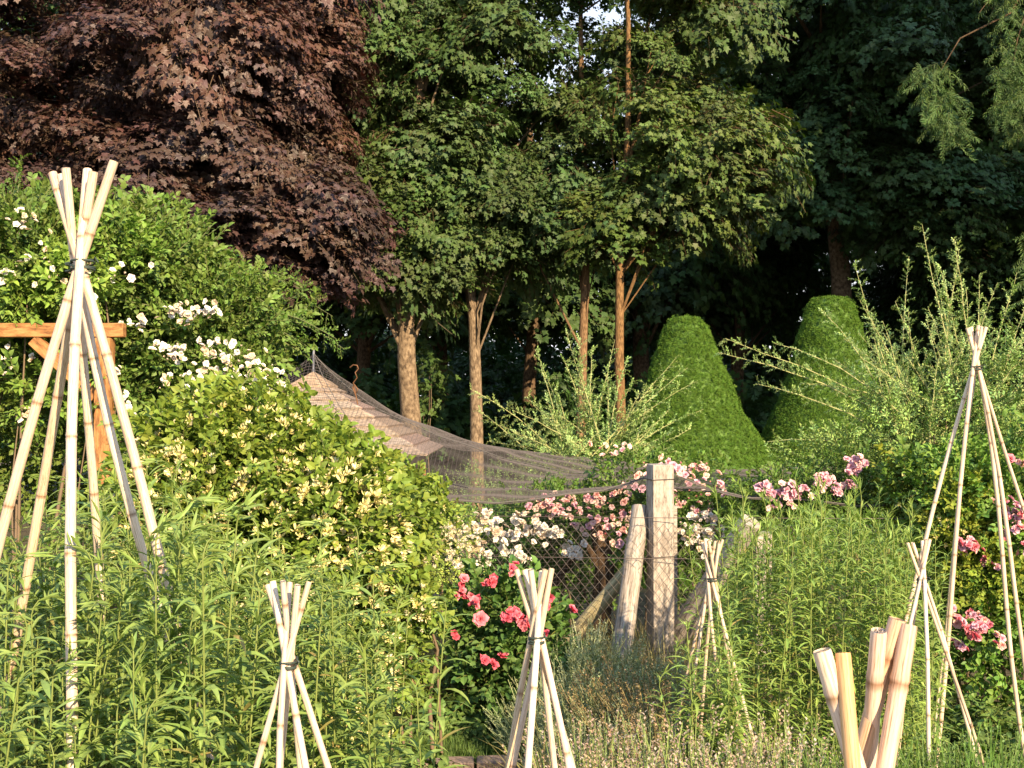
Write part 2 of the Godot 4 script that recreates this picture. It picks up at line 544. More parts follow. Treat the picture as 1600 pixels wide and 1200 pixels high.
func tree(nm: String, label: String, group: String, base: Vector3, h: float, r0: float, lean: Vector3, crowns: Array, clumps: Array, mat: Material, tint: Color, seed_: int, barkc := Color(1, 1, 1), sc := 1.0):
	rng.seed = seed_
	var t := thing(nm, label, "tree", base, group)
	var mb := MB.new()
	var pts := []
	var rad := []
	var cols := []
	var wob := Vector3(rr(-1, 1), 0, rr(-1, 1))
	for i in 15:
		var q := i / 14.0
		pts.append(Vector3(0, q * h - 0.1, 0) + lean * q + wob * r0 * 0.5 * sin(q * 9.0 + seed_) + Vector3(rr(-1, 1), 0, rr(-1, 1)) * r0 * 0.1)
		rad.append(r0 * (1.0 - 0.72 * q) * (1.0 + 0.5 * exp(-q * h * 2.5)))
		cols.append(barkc)
	mb.tube(pts, rad, 14, cols)
	part(t, "trunk", mb.mesh(), M.bark)
	var sets := []
	for k in clumps.size():
		sets.append([[], []])
	var limbs := 0
	for cr in crowns:
		var c: Vector3 = cr[0] - base
		var gone := []
		for i in cr[2]:
			var at := Vector3.ZERO
			var best := -1.0
			for tr in 4:      # spread the clumps out
				var q: Vector3 = c + rdir() * cr[1] * pow(rng.randf(), 0.42)
				var near := 99.0
				for g in gone:
					near = minf(near, q.distance_squared_to(g))
				if near > best:
					best = near
					at = q
			gone.append(at)
			var o := Vector3(at.x, 0, at.z)
			o = (o / maxf(o.length(), 0.01) + Vector3(rr(-0.6, 0.6), 0, rr(-0.6, 0.6))).normalized()
			if limbs < 22 and rng.randf() < 0.22:
				limbs += 1
				var y0 := clampf(at.y - rr(0.6, 2.0), h * 0.35, h * 0.97)
				var q := y0 / h
				var p0: Vector3 = pts[int(q * 14.0)]
				var r := r0 * 0.3 * rr(0.5, 1.0)
				var lb := MB.new()
				var mid := p0.lerp(at, 0.5) + Vector3(rr(-0.2, 0.2), rr(0.0, 0.4), rr(-0.2, 0.2))
				lb.tube([p0, p0.lerp(mid, 0.5), mid, mid.lerp(at, 0.55) + Vector3(0, 0.05, 0), at], [r, r * 0.8, r * 0.6, r * 0.4, 0.012], 7, barkc)
				part(t, "limb", lb.mesh(), M.bark)
			var s := rr(0.6, 1.45) * sc
			var k := rng.randi() % clumps.size()
			sets[k][0].append(Transform3D(bz(o + Vector3(0, rr(-0.7, 0.25), 0), Vector3(rr(-0.4, 0.4), 1, rr(-0.4, 0.4))).scaled(Vector3(s, s * rr(0.8, 1.25), s)), at))
			sets[k][1].append(jit(tint, 0.24))
	for k in clumps.size():
		many(t, "crown", clumps[k], mat, sets[k][0], sets[k][1])
	return t

# shrub: blobs = [centre, radii, leaf sprigs]; foliage in a shell round each blob, woody stems to the ground
func shrub(nm: String, label: String, cat: String, base: Vector3, blobs: Array, m: Mesh, mat: Material, tint: Color, seed_: int, group := "", stems := 6, sc := 1.0, deep := 0.55, stemc := Color(0.16, 0.11, 0.07)) -> Node3D:
	rng.seed = seed_
	var t := thing(nm, label, cat, base, group)
	var ts := []
	var cs := []
	for bl in blobs:
		var c: Vector3 = bl[0] - base
		var R: Vector3 = bl[1]
		var tone := jit(tint, 0.12)
		for i in bl[2]:
			var d := rdir()
			var k := 1.0 - deep * pow(rng.randf(), 1.7) + (rr(0, 0.26) if rng.randf() < 0.2 else 0.0)
			k *= 1.0 + 0.2 * sin(d.x * 9.0 + seed_) * sin(d.y * 8.0 + seed_) * sin(d.z * 7.0 + 1.0)
			var p := c + d * R * k
			if p.y < 0.02 - base.y:
				continue
			var nn := (d / R).normalized()
			var fwd := (nn + rdir() * 0.8 + Vector3(0, 0.15, 0))
			var s := rr(0.7, 1.25) * sc
			ts.append(Transform3D(bz(fwd, Vector3.UP * 0.8 + nn * 0.8 + rdir() * 0.4).scaled(Vector3(s, s, s)), p))
			cs.append(jit(tone, 0.16))
	for i in stems:
		var bl: Array = blobs[i % blobs.size()]
		var top: Vector3 = bl[0] - base + rdir() * bl[1] * 0.5
		var foot := Vector3(clampf(top.x, -0.4, 0.4) + rr(-0.12, 0.12), -0.03, clampf(top.z, -0.4, 0.4) + rr(-0.1, 0.1))
		var mb := MB.new()
		var r := rr(0.007, 0.014)
		mb.tube([foot, foot.lerp(top, 0.35) + Vector3(rr(-0.08, 0.08), 0.1, rr(-0.08, 0.08)), foot.lerp(top, 0.7) + Vector3(rr(-0.08, 0.08), 0.06, 0), top], [r, r * 0.8, r * 0.6, r * 0.3], 6, stemc)
		part(t, "stem", mb.mesh(), M.twig)
	many(t, "foliage", m, mat, ts, cs)
	return t
# blooms: list of [point, spread radii, count]; faces look outward from the shrub, upward and to the light
func blooms(t: Node3D, nm: String, meshes: Array, groups: Array, seed_: int, sc := 1.0, face := Vector3(0.2, 0.5, 0.8)):
	rng.seed = seed_
	var over := []
	for g in groups:
		for i in g[2]:
			var p: Vector3 = g[0] + rdir() * g[1] * pow(rng.randf(), 0.5) - t.position
			var s := rr(0.75, 1.2) * sc
			var up := face + rdir() * 0.75
			var tr := Transform3D(bz(rdir(), up), p)
			tr.basis = Basis(tr.basis.x, up.normalized(), tr.basis.x.cross(up.normalized())).orthonormalized() * Basis(Vector3.UP, rr(0, TAU))
			tr.basis = tr.basis.scaled(Vector3(s, s, s))
			part(t, nm, meshes[rng.randi() % meshes.size()], M.petal, tr)
# blooms over the outer face of the leafy blobs, on every side that is free
func blooms_on(t: Node3D, nm: String, meshes: Array, blobs: Array, n: int, seed_: int, sc := 1.0, extra := 0):
	rng.seed = seed_
	var tries := 0
	var ts := []
	var cs := []
	n += extra
	while n > 0 and tries < 20000:
		tries += 1
		var bl: Array = blobs[rng.randi() % blobs.size()]
		if rng.randf() > bl[1].x * bl[1].y / 0.2:
			continue
		var d := rdir()
		if d.y < -0.5 or d.z < -0.05:
			continue
		var p: Vector3 = bl[0] + d * bl[1] * rr(1.03, 1.16)
		var inside := false
		for o in blobs:
			if o != bl and ((p - o[0]) / o[1]).length() < 0.93:
				inside = true
		if inside or p.y < 0.1:
			continue
		n -= 1
		var up: Vector3 = ((d / bl[1]).normalized() + Vector3(0, 0.4, 0) + rdir() * 0.5).normalized()
		var x := up.cross(rdir()).normalized()
		var tr := Transform3D(Basis(x, up, x.cross(up)).scaled(Vector3.ONE * rr(0.7, 1.2) * sc), p - t.position)
		if n < extra:
			ts.append(tr)
			cs.append(Color.WHITE)
			continue
		part(t, nm, meshes[rng.randi() % meshes.size()], M.petal, tr)
	if extra > 0:
		many(t, "small_flowers", meshes[1], M.petal, ts, cs)
# open shrub of long arching wands set with small leaves: wands = [foot, tip, bow]
func wand_shrub(nm: String, label: String, cat: String, base: Vector3, wands: Array, m: Mesh, tint: Color, seed_: int, step := 0.035, sc := 1.0, stemc := Color(0.36, 0.36, 0.15), thick := 0.006):
	rng.seed = seed_
	var t := thing(nm, label, cat, base)
	var ts := []
	var cs := []
	for w in wands:
		var a: Vector3 = w[0] - base
		var b: Vector3 = w[1] - base
		var bow: Vector3 = w[2]
		var pts := []
		var rad := []
		for i in 9:
			var q := i / 8.0
			pts.append(a.lerp(b, q) + bow * sin(q * PI) + Vector3(rr(-1, 1), rr(-1, 1), rr(-1, 1)) * 0.006)
			rad.append(thick * (1.0 - 0.82 * q))
		var mb := MB.new()
		mb.tube(pts, rad, 5, stemc)
		part(t, "branch", mb.mesh(), M.twig)
		var L := a.distance_to(b)
		var kk := int(L / step)
		var tone := jit(tint, 0.12)
		for i in kk:
			var q := 0.06 + 0.95 * i / kk
			var f := q * 8.0
			var k := mini(int(f), 7)
			var p: Vector3 = pts[k].lerp(pts[k + 1], f - k)
			var way: Vector3 = (pts[k + 1] - pts[k]).normalized()
			var out := way.cross(rdir()).normalized()
			var s := rr(0.6, 1.25) * sc * (1.15 - 0.5 * q)
			ts.append(Transform3D(bz(out + way * rr(0.3, 1.0), way + Vector3.UP * 0.5).scaled(Vector3(s, s, s)), p))
			cs.append(jit(tone, 0.15))
	many(t, "foliage", m, M.leaf, ts, cs)
	return t
# one tall herb: stem, alternate narrow leaves, nodding tip
func herb_meshes(h: float, L: float, W: float, gap: float, col: Color, seed_: int, nod: float) -> Array:
	rng.seed = seed_
	var pts := []
	var rad := []
	var cols := []
	var lean := Vector3(rr(-1, 1), 0, rr(-1, 1)) * 0.05 * h
	var nd := Vector3(rr(-1, 1), 0, rr(-1, 1)).normalized()
	for i in 12:
		var q := i / 11.0
		pts.append(Vector3(0, q * (h - 0.03), 0) + lean * q * q)
		rad.append(0.0042 * (1.0 - 0.6 * q))
		cols.append(Color(0.18, 0.22, 0.06))
	var dir := Vector3.UP
	for i in 4:
		dir = (dir + nd * 0.35 * nod - Vector3.UP * 0.25 * nod * i).normalized()
		pts.append(pts[-1] + dir * 0.018)
		rad.append(0.0016)
		cols.append(Color(0.18, 0.22, 0.06))
	var st := MB.new()
	st.tube(pts, rad, 5, cols)
	var mb := MB.new(false)
	var y := 0.12 + rr(0, 0.05)
	var k := 0
	while y < h - 0.03:
		var q := y / h
		var f := q * 11.0
		var i := mini(int(f), 10)
		var p: Vector3 = pts[i].lerp(pts[i + 1], f - i)
		var a := k * 2.4 + rr(-0.3, 0.3)
		var out := Vector3(cos(a), rr(0.15, 0.75) + 0.5 * q * q, sin(a))
		var tone := jit(col, 0.18) if rng.randf() > 0.03 else jit(Color(0.32, 0.27, 0.09), 0.15)
		var size := (0.75 + 0.6 * q - 0.62 * pow(q, 4.0)) * rr(0.8, 1.15)
		mb.leaf(p, bz(out, Vector3(-cos(a) * 0.4 + rr(-0.35, 0.35), 1, -sin(a) * 0.4 + rr(-0.35, 0.35))), L * size, W * size, rr(0.6, 1.9), 0.3, tone, 5, 0.85)
		if q > 0.35 and rng.randf() < 0.3:       # young shoot in the axil
			for j in 3:
				var a2 := a + rr(-0.9, 0.9)
				mb.leaf(p + Vector3(cos(a), 0.8, sin(a)) * 0.01, bz(Vector3(cos(a2), rr(0.7, 1.6), sin(a2)), Vector3(-cos(a2), 0.6, -sin(a2))), L * 0.42, W * 0.45, rr(0.2, 1.0), 0.3, jit(tone, 0.15), 3)
		y += gap * rr(0.7, 1.3) * (1.15 - 0.45 * q)
		k += 1
	for j in 13:
		var p: Vector3 = pts[12 + j % 4]
		var a := j * 2.4
		var out := Vector3(cos(a), 0, sin(a)) * 0.8 + dir * 1.1 + Vector3(0, 0.4, 0)
		mb.leaf(p, bz(out, Vector3(-cos(a), 0.7, -sin(a))), L * rr(0.35, 0.6), W * 0.42, rr(0.0, 0.9), 0.3, jit(col, 0.18), 4, 0.8)
	return [st.mesh(), mb.mesh()]
func cone_topiary(label: String, base: Vector3, prof: Array, lean: float, seed_: int):
	rng.seed = seed_
	var t := thing("yew_cone", label, "topiary", base, "clipped yew cones before the wood")
	var mb := MB.new()
	var nA := 36
	var f := 0
	for i in prof.size():
		for s in nA + 1:
			var a := TAU * s / nA
			var r: float = maxf(prof[i].x - 0.035, 0.001)
			mb.vert(Vector3(cos(a) * r + lean * prof[i].y, prof[i].y, sin(a) * r), Vector3(cos(a), 0.35, sin(a)), Color(0.078, 0.15, 0.02))
	for i in prof.size() - 1:
		for s in nA:
			f = i * (nA + 1) + s
			mb.quad(f, f + 1, f + nA + 2, f + nA + 1)
	part(t, "inner_growth", mb.mesh(), M.twig)
	var ts := []
	var cs := []
	var lump := noise(seed_, 1.6, 3)
	for i in prof.size() - 1:
		var a0: Vector2 = prof[i]
		var a1: Vector2 = prof[i + 1]
		var seg := a0.distance_to(a1)
		var cnt := int(TAU * (a0.x + a1.x) * 0.5 * seg / 0.00042)
		var nn2 := Vector2(a1.y - a0.y, a0.x - a1.x).normalized()
		for j in cnt:
			var q := rng.randf()
			var a := rr(0, TAU)
			var pr := a0.lerp(a1, q)
			var nn := Vector3(cos(a) * nn2.x, nn2.y, sin(a) * nn2.x)
			var p := Vector3(cos(a) * pr.x + lean * pr.y, pr.y, sin(a) * pr.x)
			var bump := lump.get_noise_3dv(p * 1.6)
			p += nn * (bump * 0.03 - 0.012 + (rr(0, 0.03) if rng.randf() < 0.04 else 0.0))
			var s := rr(0.6, 1.0)
			var fw := nn + rdir() * 0.5
			ts.append(Transform3D(bz(rdir(), fw), p))
			var bb := bz(rdir(), fw)
			ts[-1].basis = Basis(bb.x, fw.normalized(), bb.x.cross(fw.normalized())).orthonormalized().scaled(Vector3(s, s, s))
			cs.append(jit(Color(1, 1, 1), 0.2))
	many(t, "foliage", S.needles, M.needle, ts, cs)
func netting(parent: Node, nm: String, nx: int, ny: int, at: Callable, r: float, sub := 1):
	var mb := MB.new(false)
	var grid := []
	for j in ny + 1:
		var row := PackedVector3Array()
		for i in nx + 1:
			row.append(at.call(float(i) / nx, float(j) / ny))
		grid.append(row)
	var seg := func(a: Vector3, b: Vector3):
		var t := (b - a).normalized()
		var x := t.cross(Vector3(0.2, 0.9, 0.37)).normalized() * r
		var y := t.cross(x)
		var f := mb.v.size()
		for e in [a, b]:
			mb.vert(e + x, x, Color.WHITE)
			mb.vert(e - x * 0.5 + y * 0.87, x, Color.WHITE)
			mb.vert(e - x * 0.5 - y * 0.87, x, Color.WHITE)
		for s in 3:
			mb.quad(f + s, f + (s + 1) % 3, f + 3 + (s + 1) % 3, f + 3 + s)
	for j in ny + 1:
		var i := 0
		while i < nx:
			seg.call(grid[j][i], grid[j][mini(i + sub, nx)])
			i += sub
	for i in nx + 1:
		var j := 0
		while j < ny:
			seg.call(grid[j][i], grid[mini(j + sub, ny)][i])
			j += sub
	var o := part(parent, nm, mb.mesh(), M.net)
	o.set_meta("kind", "stuff")

# ---------------------------------------------------------------- scene
func _ready():
	var cam := Camera3D.new()
	cam.name = "camera"
	cam.fov = rad_to_deg(2.0 * atan(600.0 / FOCAL))
	cam.near = 0.05
	cam.far = 600.0
	add_child(cam)
	cam.position = Vector3(0, EYE, 0)
	cam.rotation = Vector3(TILT, 0, 0)
	cam.current = true
	var env := Environment.new()
	var sky := Sky.new()
	var sm := ProceduralSkyMaterial.new()
	sm.sky_top_color = Color(0.5, 0.58, 0.7)
	sm.sky_horizon_color = Color(0.87, 0.87, 0.86)
	sm.sky_curve = 0.2
	sm.ground_bottom_color = Color(0.12, 0.13, 0.09)
	sm.ground_horizon_color = Color(0.5, 0.53, 0.52)
	sm.sun_angle_max = 1.0
	sky.sky_material = sm
	env.background_mode = Environment.BG_SKY
	env.sky = sky
	env.background_energy_multiplier = 1.2
	env.tonemap_mode = Environment.TONE_MAPPER_LINEAR
	env.tonemap_exposure = 2.35
	env.sdfgi_enabled = true
	env.ssao_enabled = true
	env.ssil_enabled = true
	var we := WorldEnvironment.new()
	we.name = "world_environment"
	we.environment = env
	add_child(we)
	var sun := DirectionalLight3D.new()
	sun.name = "sun"
	sun.light_energy = 1.6
	sun.light_color = Color(1.0, 0.89, 0.73)
	sun.light_angular_distance = 0.6
	sun.shadow_enabled = true
	add_child(sun)
	sun.look_at_from_position(sun_to * 40.0, Vector3.ZERO)

	make_materials()
	make_shared()
	ground()
	wood()
	topiary()
	net_and_coop()
	pergola()
	shrubs()
	fence()
	canes()
	herbs()
	low_planting()

func sheet(x0: float, x1: float, d0: float, d1: float, nx: int, nz: int, y: float, wav: float, seed_: int) -> ArrayMesh:
	var mb := MB.new()
	var f := noise(seed_, 0.35, 3)
	for j in nz + 1:
		for i in nx + 1:
			var p := Vector3(lerpf(x0, x1, float(i) / nx), y, -lerpf(d0, d1, float(j) / nz))
			p.y += f.get_noise_2d(p.x, p.z) * wav
			mb.vert(p, Vector3.UP, Color.WHITE, Vector2(p.x, p.z))
	for j in nz:
		for i in nx:
			var a := j * (nx + 1) + i
			mb.quad(a, a + 1, a + nx + 2, a + nx + 1)
	return mb.mesh()
func ground():
	struct("ground", sheet(-250, 250, -60, 440, 4, 4, -0.03, 0.0, 1), M.soil)
	struct("soil", sheet(-14, 14, 0.2, 30, 90, 100, -0.012, 0.02, 2), M.soil)
	struct("lawn", sheet(-1.6, 1.0, 5.62, 6.5, 40, 20, 0.012, 0.006, 3), M.lawn)
	rng.seed = 5
	var ts := []
	var cs := []
	for i in 5200:
		var p := Vector3(rr(-1.6, 1.0), 0.005, -rr(5.62, 6.5))
		ts.append(Transform3D(Basis(Vector3.UP, rr(0, TAU)).scaled(Vector3.ONE * rr(0.35, 0.85)), p))
		cs.append(jit(Color(1, 1, 1), 0.2))
	var g := many(self, "grass", S.tuft, M.leaf, ts, cs)
	tag(g, "short mown grass of the narrow lawn beside the edging", "grass", "", "stuff")
	# brick edging of the lawn
	var bm := MB.new()
	bm.cbox(Transform3D.IDENTITY, Vector3(0.2, 0.075, 0.1), 0.008, Color(0.8, 0.62, 0.55))
	var brick := bm.mesh()
	var t := thing("lawn_edging", "row of weathered bricks edging the narrow lawn", "edging", Vector3(0, 0, -5.56))
	for i in 13:
		part(t, "brick", brick, M.stone, Transform3D(Basis.from_euler(Vector3(rr(-0.05, 0.05), rr(-0.06, 0.06), rr(-0.04, 0.04))), Vector3(-1.55 + 0.212 * i, 0.03 + rr(-0.008, 0.008), rr(-0.01, 0.01))))

func wood():
	var W := Color(1, 1, 1)
	# copper-leaved maple
	tree("copper_maple", "large purple-leaved maple with low spreading branches behind the white rose", "", G(210, 17.5), 8.5, 0.26, Vector3(0.2, 0, 0),
		[[P(140, 60, 16.5), Vector3(3.9, 2.6, 2.4), 150], [P(300, 330, 16), Vector3(2.5, 1.0, 1.7), 80], [P(60, 330, 16.5), Vector3(2.2, 1.2, 1.6), 42], [P(430, 150, 16), Vector3(0.85, 1.7, 1.2), 30], [P(470, 370, 15.8), Vector3(0.9, 0.6, 1.0), 26], [P(200, -330, 17), Vector3(3.4, 2.2, 2.6), 60]],
		S.copper_clumps, M.copper, W, 101, Color(0.5, 0.42, 0.4))
	# sunlit front trees
	var grp := "trees at the edge of the wood"
	tree("sycamore_tree", "sycamore with the thickest sunlit trunk, ivy growing at its foot", grp, G(640, 18.4), 9.0, 0.18, Vector3(0.1, 0, 0.1),
		[[P(620, 120, 18.5), Vector3(1.6, 2.8, 1.2), 64], [P(655, 395, 18.3), Vector3(0.75, 0.7, 0.8), 16], [P(585, 350, 18.2), Vector3(0.5, 0.9, 0.7), 16], [P(650, 450, 18.6), Vector3(0.2, 0.2, 0.2), 2], [P(560, -180, 19), Vector3(2.4, 1.8, 1.8), 40]], S.green_clumps, M.leaf, W, 102)
	tree("sycamore_tree", "sycamore with a slim kinked trunk next to the thickest sunlit trunk", grp, G(747, 19.0), 9.0, 0.118, Vector3(-0.3, 0, 0.1),
		[[P(785, 160, 18.8), Vector3(1.5, 2.7, 1.0), 48], [P(740, 320, 18.6), Vector3(1.0, 0.9, 1.0), 24], [P(800, 400, 18.8), Vector3(0.5, 0.25, 0.4), 4], [P(760, -180, 19.5), Vector3(2.2, 1.6, 1.8), 24]], S.green_clumps, M.leaf, Color(0.95, 1.0, 0.95), 103)
	tree("sycamore_tree", "straight slender sycamore paired with a wavy-trunked neighbour", grp, G(912, 18.9), 9.5, 0.092, Vector3(0, 0, 0.1),
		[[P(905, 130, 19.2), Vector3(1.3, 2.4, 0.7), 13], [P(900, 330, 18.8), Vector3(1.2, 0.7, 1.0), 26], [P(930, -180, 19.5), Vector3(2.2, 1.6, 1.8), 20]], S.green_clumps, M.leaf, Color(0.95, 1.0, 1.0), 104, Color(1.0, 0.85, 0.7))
	tree("sycamore_tree", "slender sycamore with a wavy orange-lit trunk behind the pale shrub", grp, G(966, 18.2), 9.0, 0.09, Vector3(0.15, 0, 0.2),
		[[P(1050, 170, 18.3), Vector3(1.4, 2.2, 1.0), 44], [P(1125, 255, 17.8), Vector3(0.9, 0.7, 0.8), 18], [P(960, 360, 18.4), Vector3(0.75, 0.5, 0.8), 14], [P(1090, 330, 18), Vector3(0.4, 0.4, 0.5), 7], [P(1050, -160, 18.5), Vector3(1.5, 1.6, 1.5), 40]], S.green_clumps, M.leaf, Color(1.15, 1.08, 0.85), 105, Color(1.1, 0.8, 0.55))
	# shaded tree further back
	tree("lime_tree", "tall tree standing in deep shade behind the clipped cones", "", G(1316, 26), 13.0, 0.29, Vector3(-0.2, 0, 0),
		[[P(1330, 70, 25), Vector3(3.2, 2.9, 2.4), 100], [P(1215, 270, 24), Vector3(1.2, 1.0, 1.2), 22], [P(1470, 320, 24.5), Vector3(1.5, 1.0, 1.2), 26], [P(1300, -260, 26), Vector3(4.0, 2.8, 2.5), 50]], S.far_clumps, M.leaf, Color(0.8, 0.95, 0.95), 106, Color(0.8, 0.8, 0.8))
	# trees of the wood behind, in the shade of the front row
	var back := [[330, 25, 0.2, "bushy tree filling the dark gap under the purple maple"], [560, 26, 0.19, "dark tree in the wood close behind the thickest trunk"], [690, 29, 0.16, "thin dark tree deep in the wood between two sunlit trunks"],
		[830, 27, 0.18, "dark tree in the wood in line with the gap between the trunk pairs"], [1010, 28, 0.24, "dark stout tree in the wood behind the orange-lit trunk"], [1150, 30, 0.2, "shadowy tree in the wood seen between the clipped cones"],
		[1480, 29, 0.22, "shadowy tree in the wood behind the tall pale wands"], [1640, 26, 0.22, "shadowy tree at the wood edge beyond the weeping larch"], [60, 27, 0.22, "green tree showing in gaps through the purple maple"]]
	for i in back.size():
		var b: Array = back[i]
		var w: float = rr(1.9, 2.5)
		var thin: bool = i >= 2 and i <= 4
		tree("woodland_tree", b[3], "trees inside the dark wood", G(b[0], b[1]), 10.5, b[2], Vector3(rr(-0.4, 0.4), 0, 0),
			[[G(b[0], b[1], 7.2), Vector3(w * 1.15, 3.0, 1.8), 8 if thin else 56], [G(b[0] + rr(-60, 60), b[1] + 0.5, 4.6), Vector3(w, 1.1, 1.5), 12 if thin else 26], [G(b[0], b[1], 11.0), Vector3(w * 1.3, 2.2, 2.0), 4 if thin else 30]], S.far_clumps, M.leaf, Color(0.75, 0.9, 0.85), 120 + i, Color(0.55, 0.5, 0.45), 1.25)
	# undergrowth and the mass of the wood
	rng.seed = 140
	var ts := []
	var cs := []
	var far := thing("distant_wood", "dense far wood closing the view behind all the trunks", "wood")
	far.set_meta("kind", "stuff")
	for k in 4:
		ts = []
		cs = []
		for i in 340:
			var a := rr(-0.62, 0.62)
			var d := rr(33, 46)
			var y := pow(rng.randf(), 2.2) * 13.0
			if y > 4.5 and a > -0.14 and a < 0.2:
				continue
			ts.append(Transform3D(Basis.from_euler(Vector3(rr(-0.5, 0.5), rr(0, TAU), rr(-0.4, 0.4))).scaled(Vector3.ONE * rr(1.3, 2.2)), Vector3(a * d, y, -d)))
			cs.append(jit(Color(0.7, 0.85, 0.8), 0.25))
		many(far, "foliage", S.far_clumps[k], M.leaf, ts, cs)
	var under := [[380, 24], [520, 22.5], [590, 25], [700, 24], [860, 25], [1000, 25.5], [1140, 24], [1230, 26], [1400, 24], [1540, 23], [150, 22]]
	for i in under.size():
		var u: Array = under[i]
		var c := G(u[0], u[1], 0.7)
		shrub("undergrowth_bush", "dark leafy bush growing low among the trunks of the wood", "bush", G(u[0], u[1]), [[c, Vector3(1.1, 1.0, 0.8), 260], [c + Vector3(rr(-0.5, 0.5), 0.8, 0.2), Vector3(0.7, 0.7, 0.6), 130]], S.maple, M.leaf, Color(0.55, 0.8, 0.6), 150 + i, "bushes in the shade of the wood", 4, 1.1)
	# ivy at the thickest trunk
	var iv := G(676, 19.9, 2.3)
	shrub("ivy", "leafy ivy shoots beside the thickest sunlit trunk", "ivy", G(668, 19.9), [[iv, Vector3(0.2, 0.55, 0.2), 46], [iv + Vector3(-0.1, -0.9, 0.1), Vector3(0.2, 0.6, 0.2), 30]], S.maple, M.leaf, Color(1, 1.05, 0.8), 170, "", 3, 0.7)
	# weeping larch at the edge of the view
	larch()
	# trees outside the view that keep the wood in shade
	for k in 3:
		var at: Vector3 = [Vector3(14.0, 0, -11.75), Vector3(20.0, 0, -14.0), Vector3(22.0, 0, -19.0)][k]
		tree("shading_tree", ["broad tree shading the wood from the low sun", "second broad tree shading the wood", "third broad tree shading the wood"][k], "trees beside the wood", at, 12.0, 0.3, Vector3.ZERO,
			[[at + Vector3(0, 10.5, 0), Vector3(3.3, 8.0, 3.3), 175], [at + Vector3(0, 3.0, 0), Vector3(2.8, 2.4, 2.8), 50]], S.far_clumps, M.leaf, Color(0.85, 0.95, 0.85), 180 + k, Color(0.7, 0.65, 0.6), 1.25)

func larch():
	rng.seed = 190
	var base := G(1800, 14.5)
	var t := thing("weeping_larch", "weeping larch with hanging feathery sprays at the wood edge", "tree", base)
	var mb := MB.new()
	mb.tube([Vector3(0, -0.1, 0), Vector3(0.1, 3, 0), Vector3(-0.05, 6, 0), Vector3(0, 9, 0)], [0.24, 0.18, 0.13, 0.05], 12, Color(0.8, 0.7, 0.6))
	part(t, "trunk", mb.mesh(), M.bark)
	var ts := []
	var cs := []
	for w in [[P(1620, -60, 14), P(1580, 20, 14), P(1500, 60, 13.8), P(1470, 110, 13.8)], [P(1640, -140, 14), P(1600, -60, 13.8), P(1560, -20, 13.6), P(1530, 20, 13.6)], [P(1650, -60, 14.2), P(1610, 0, 14), P(1590, 60, 13.8), P(1580, 120, 13.8)]]:
		var lb := MB.new()
		var p := [base * 0.0 + Vector3(0, w[0].y + 0.4, 0)]
		for q in w:
			p.append(q - base)
		lb.tube(p, [0.03, 0.02, 0.014, 0.009, 0.005], 6, Color(0.5, 0.45, 0.4))
		part(t, "limb", lb.mesh(), M.bark)
	for g in [[1470, 150, 32, 46, 60], [1490, 190, 30, 38, 40], [1455, 120, 30, 25, 26], [1580, 60, 26, 110, 110], [1570, 150, 18, 50, 30], [1600, 150, 20, 60, 40], [1560, -60, 60, 40, 50], [1610, 420, 14, 60, 26]]:
		for i in g[4]:
			var p := P(g[0] + rr(-1, 1) * g[2], g[1] + rr(-1, 1) * g[3], rr(13.4, 14.2)) - base
			ts.append(Transform3D(bz(Vector3(rr(-1, 1), rr(-1.1, -0.2), rr(-1, 1)), rdir() + Vector3.UP).scaled(Vector3.ONE * rr(0.6, 1.1)), p))
			cs.append(jit(Color(1.0, 1.0, 0.9), 0.2))
	many(t, "crown", S.larch, M.leaf, ts, cs)

func topiary():
	var k := 13.0 / FOCAL
	var a := G(1086, 13)
	var b := G(1298, 13.4)
	var pr := []
	for q in [[2.0, 0.0], [1.75, 0.05], [1.62, 0.35], [1.42, 0.7], [1.16, 1.0], [0.86, 1.3], [0.6, 1.7], [0.45, 2.1], [0.33, 2.4], [0.27, 2.58], [0.17, 2.7], [0.0, 2.73]]:
		pr.append(Vector2(q[0] * 0.93, q[1]))
	cone_topiary("round-topped clipped yew cone, the shorter of the pair", a, pr, -0.035, 201)
	pr = []
	for q in [[1.9, 0.0], [1.72, 0.1], [1.55, 0.4], [1.3, 0.7], [1.05, 1.0], [0.82, 1.4], [0.58, 1.9], [0.44, 2.3], [0.34, 2.7], [0.28, 2.88], [0.2, 2.95], [0.0, 2.97]]:
		pr.append(Vector2(q[0] * 0.93, q[1]))
	cone_topiary("flat-topped clipped yew cone, the taller of the pair", b, pr, 0.0, 202)

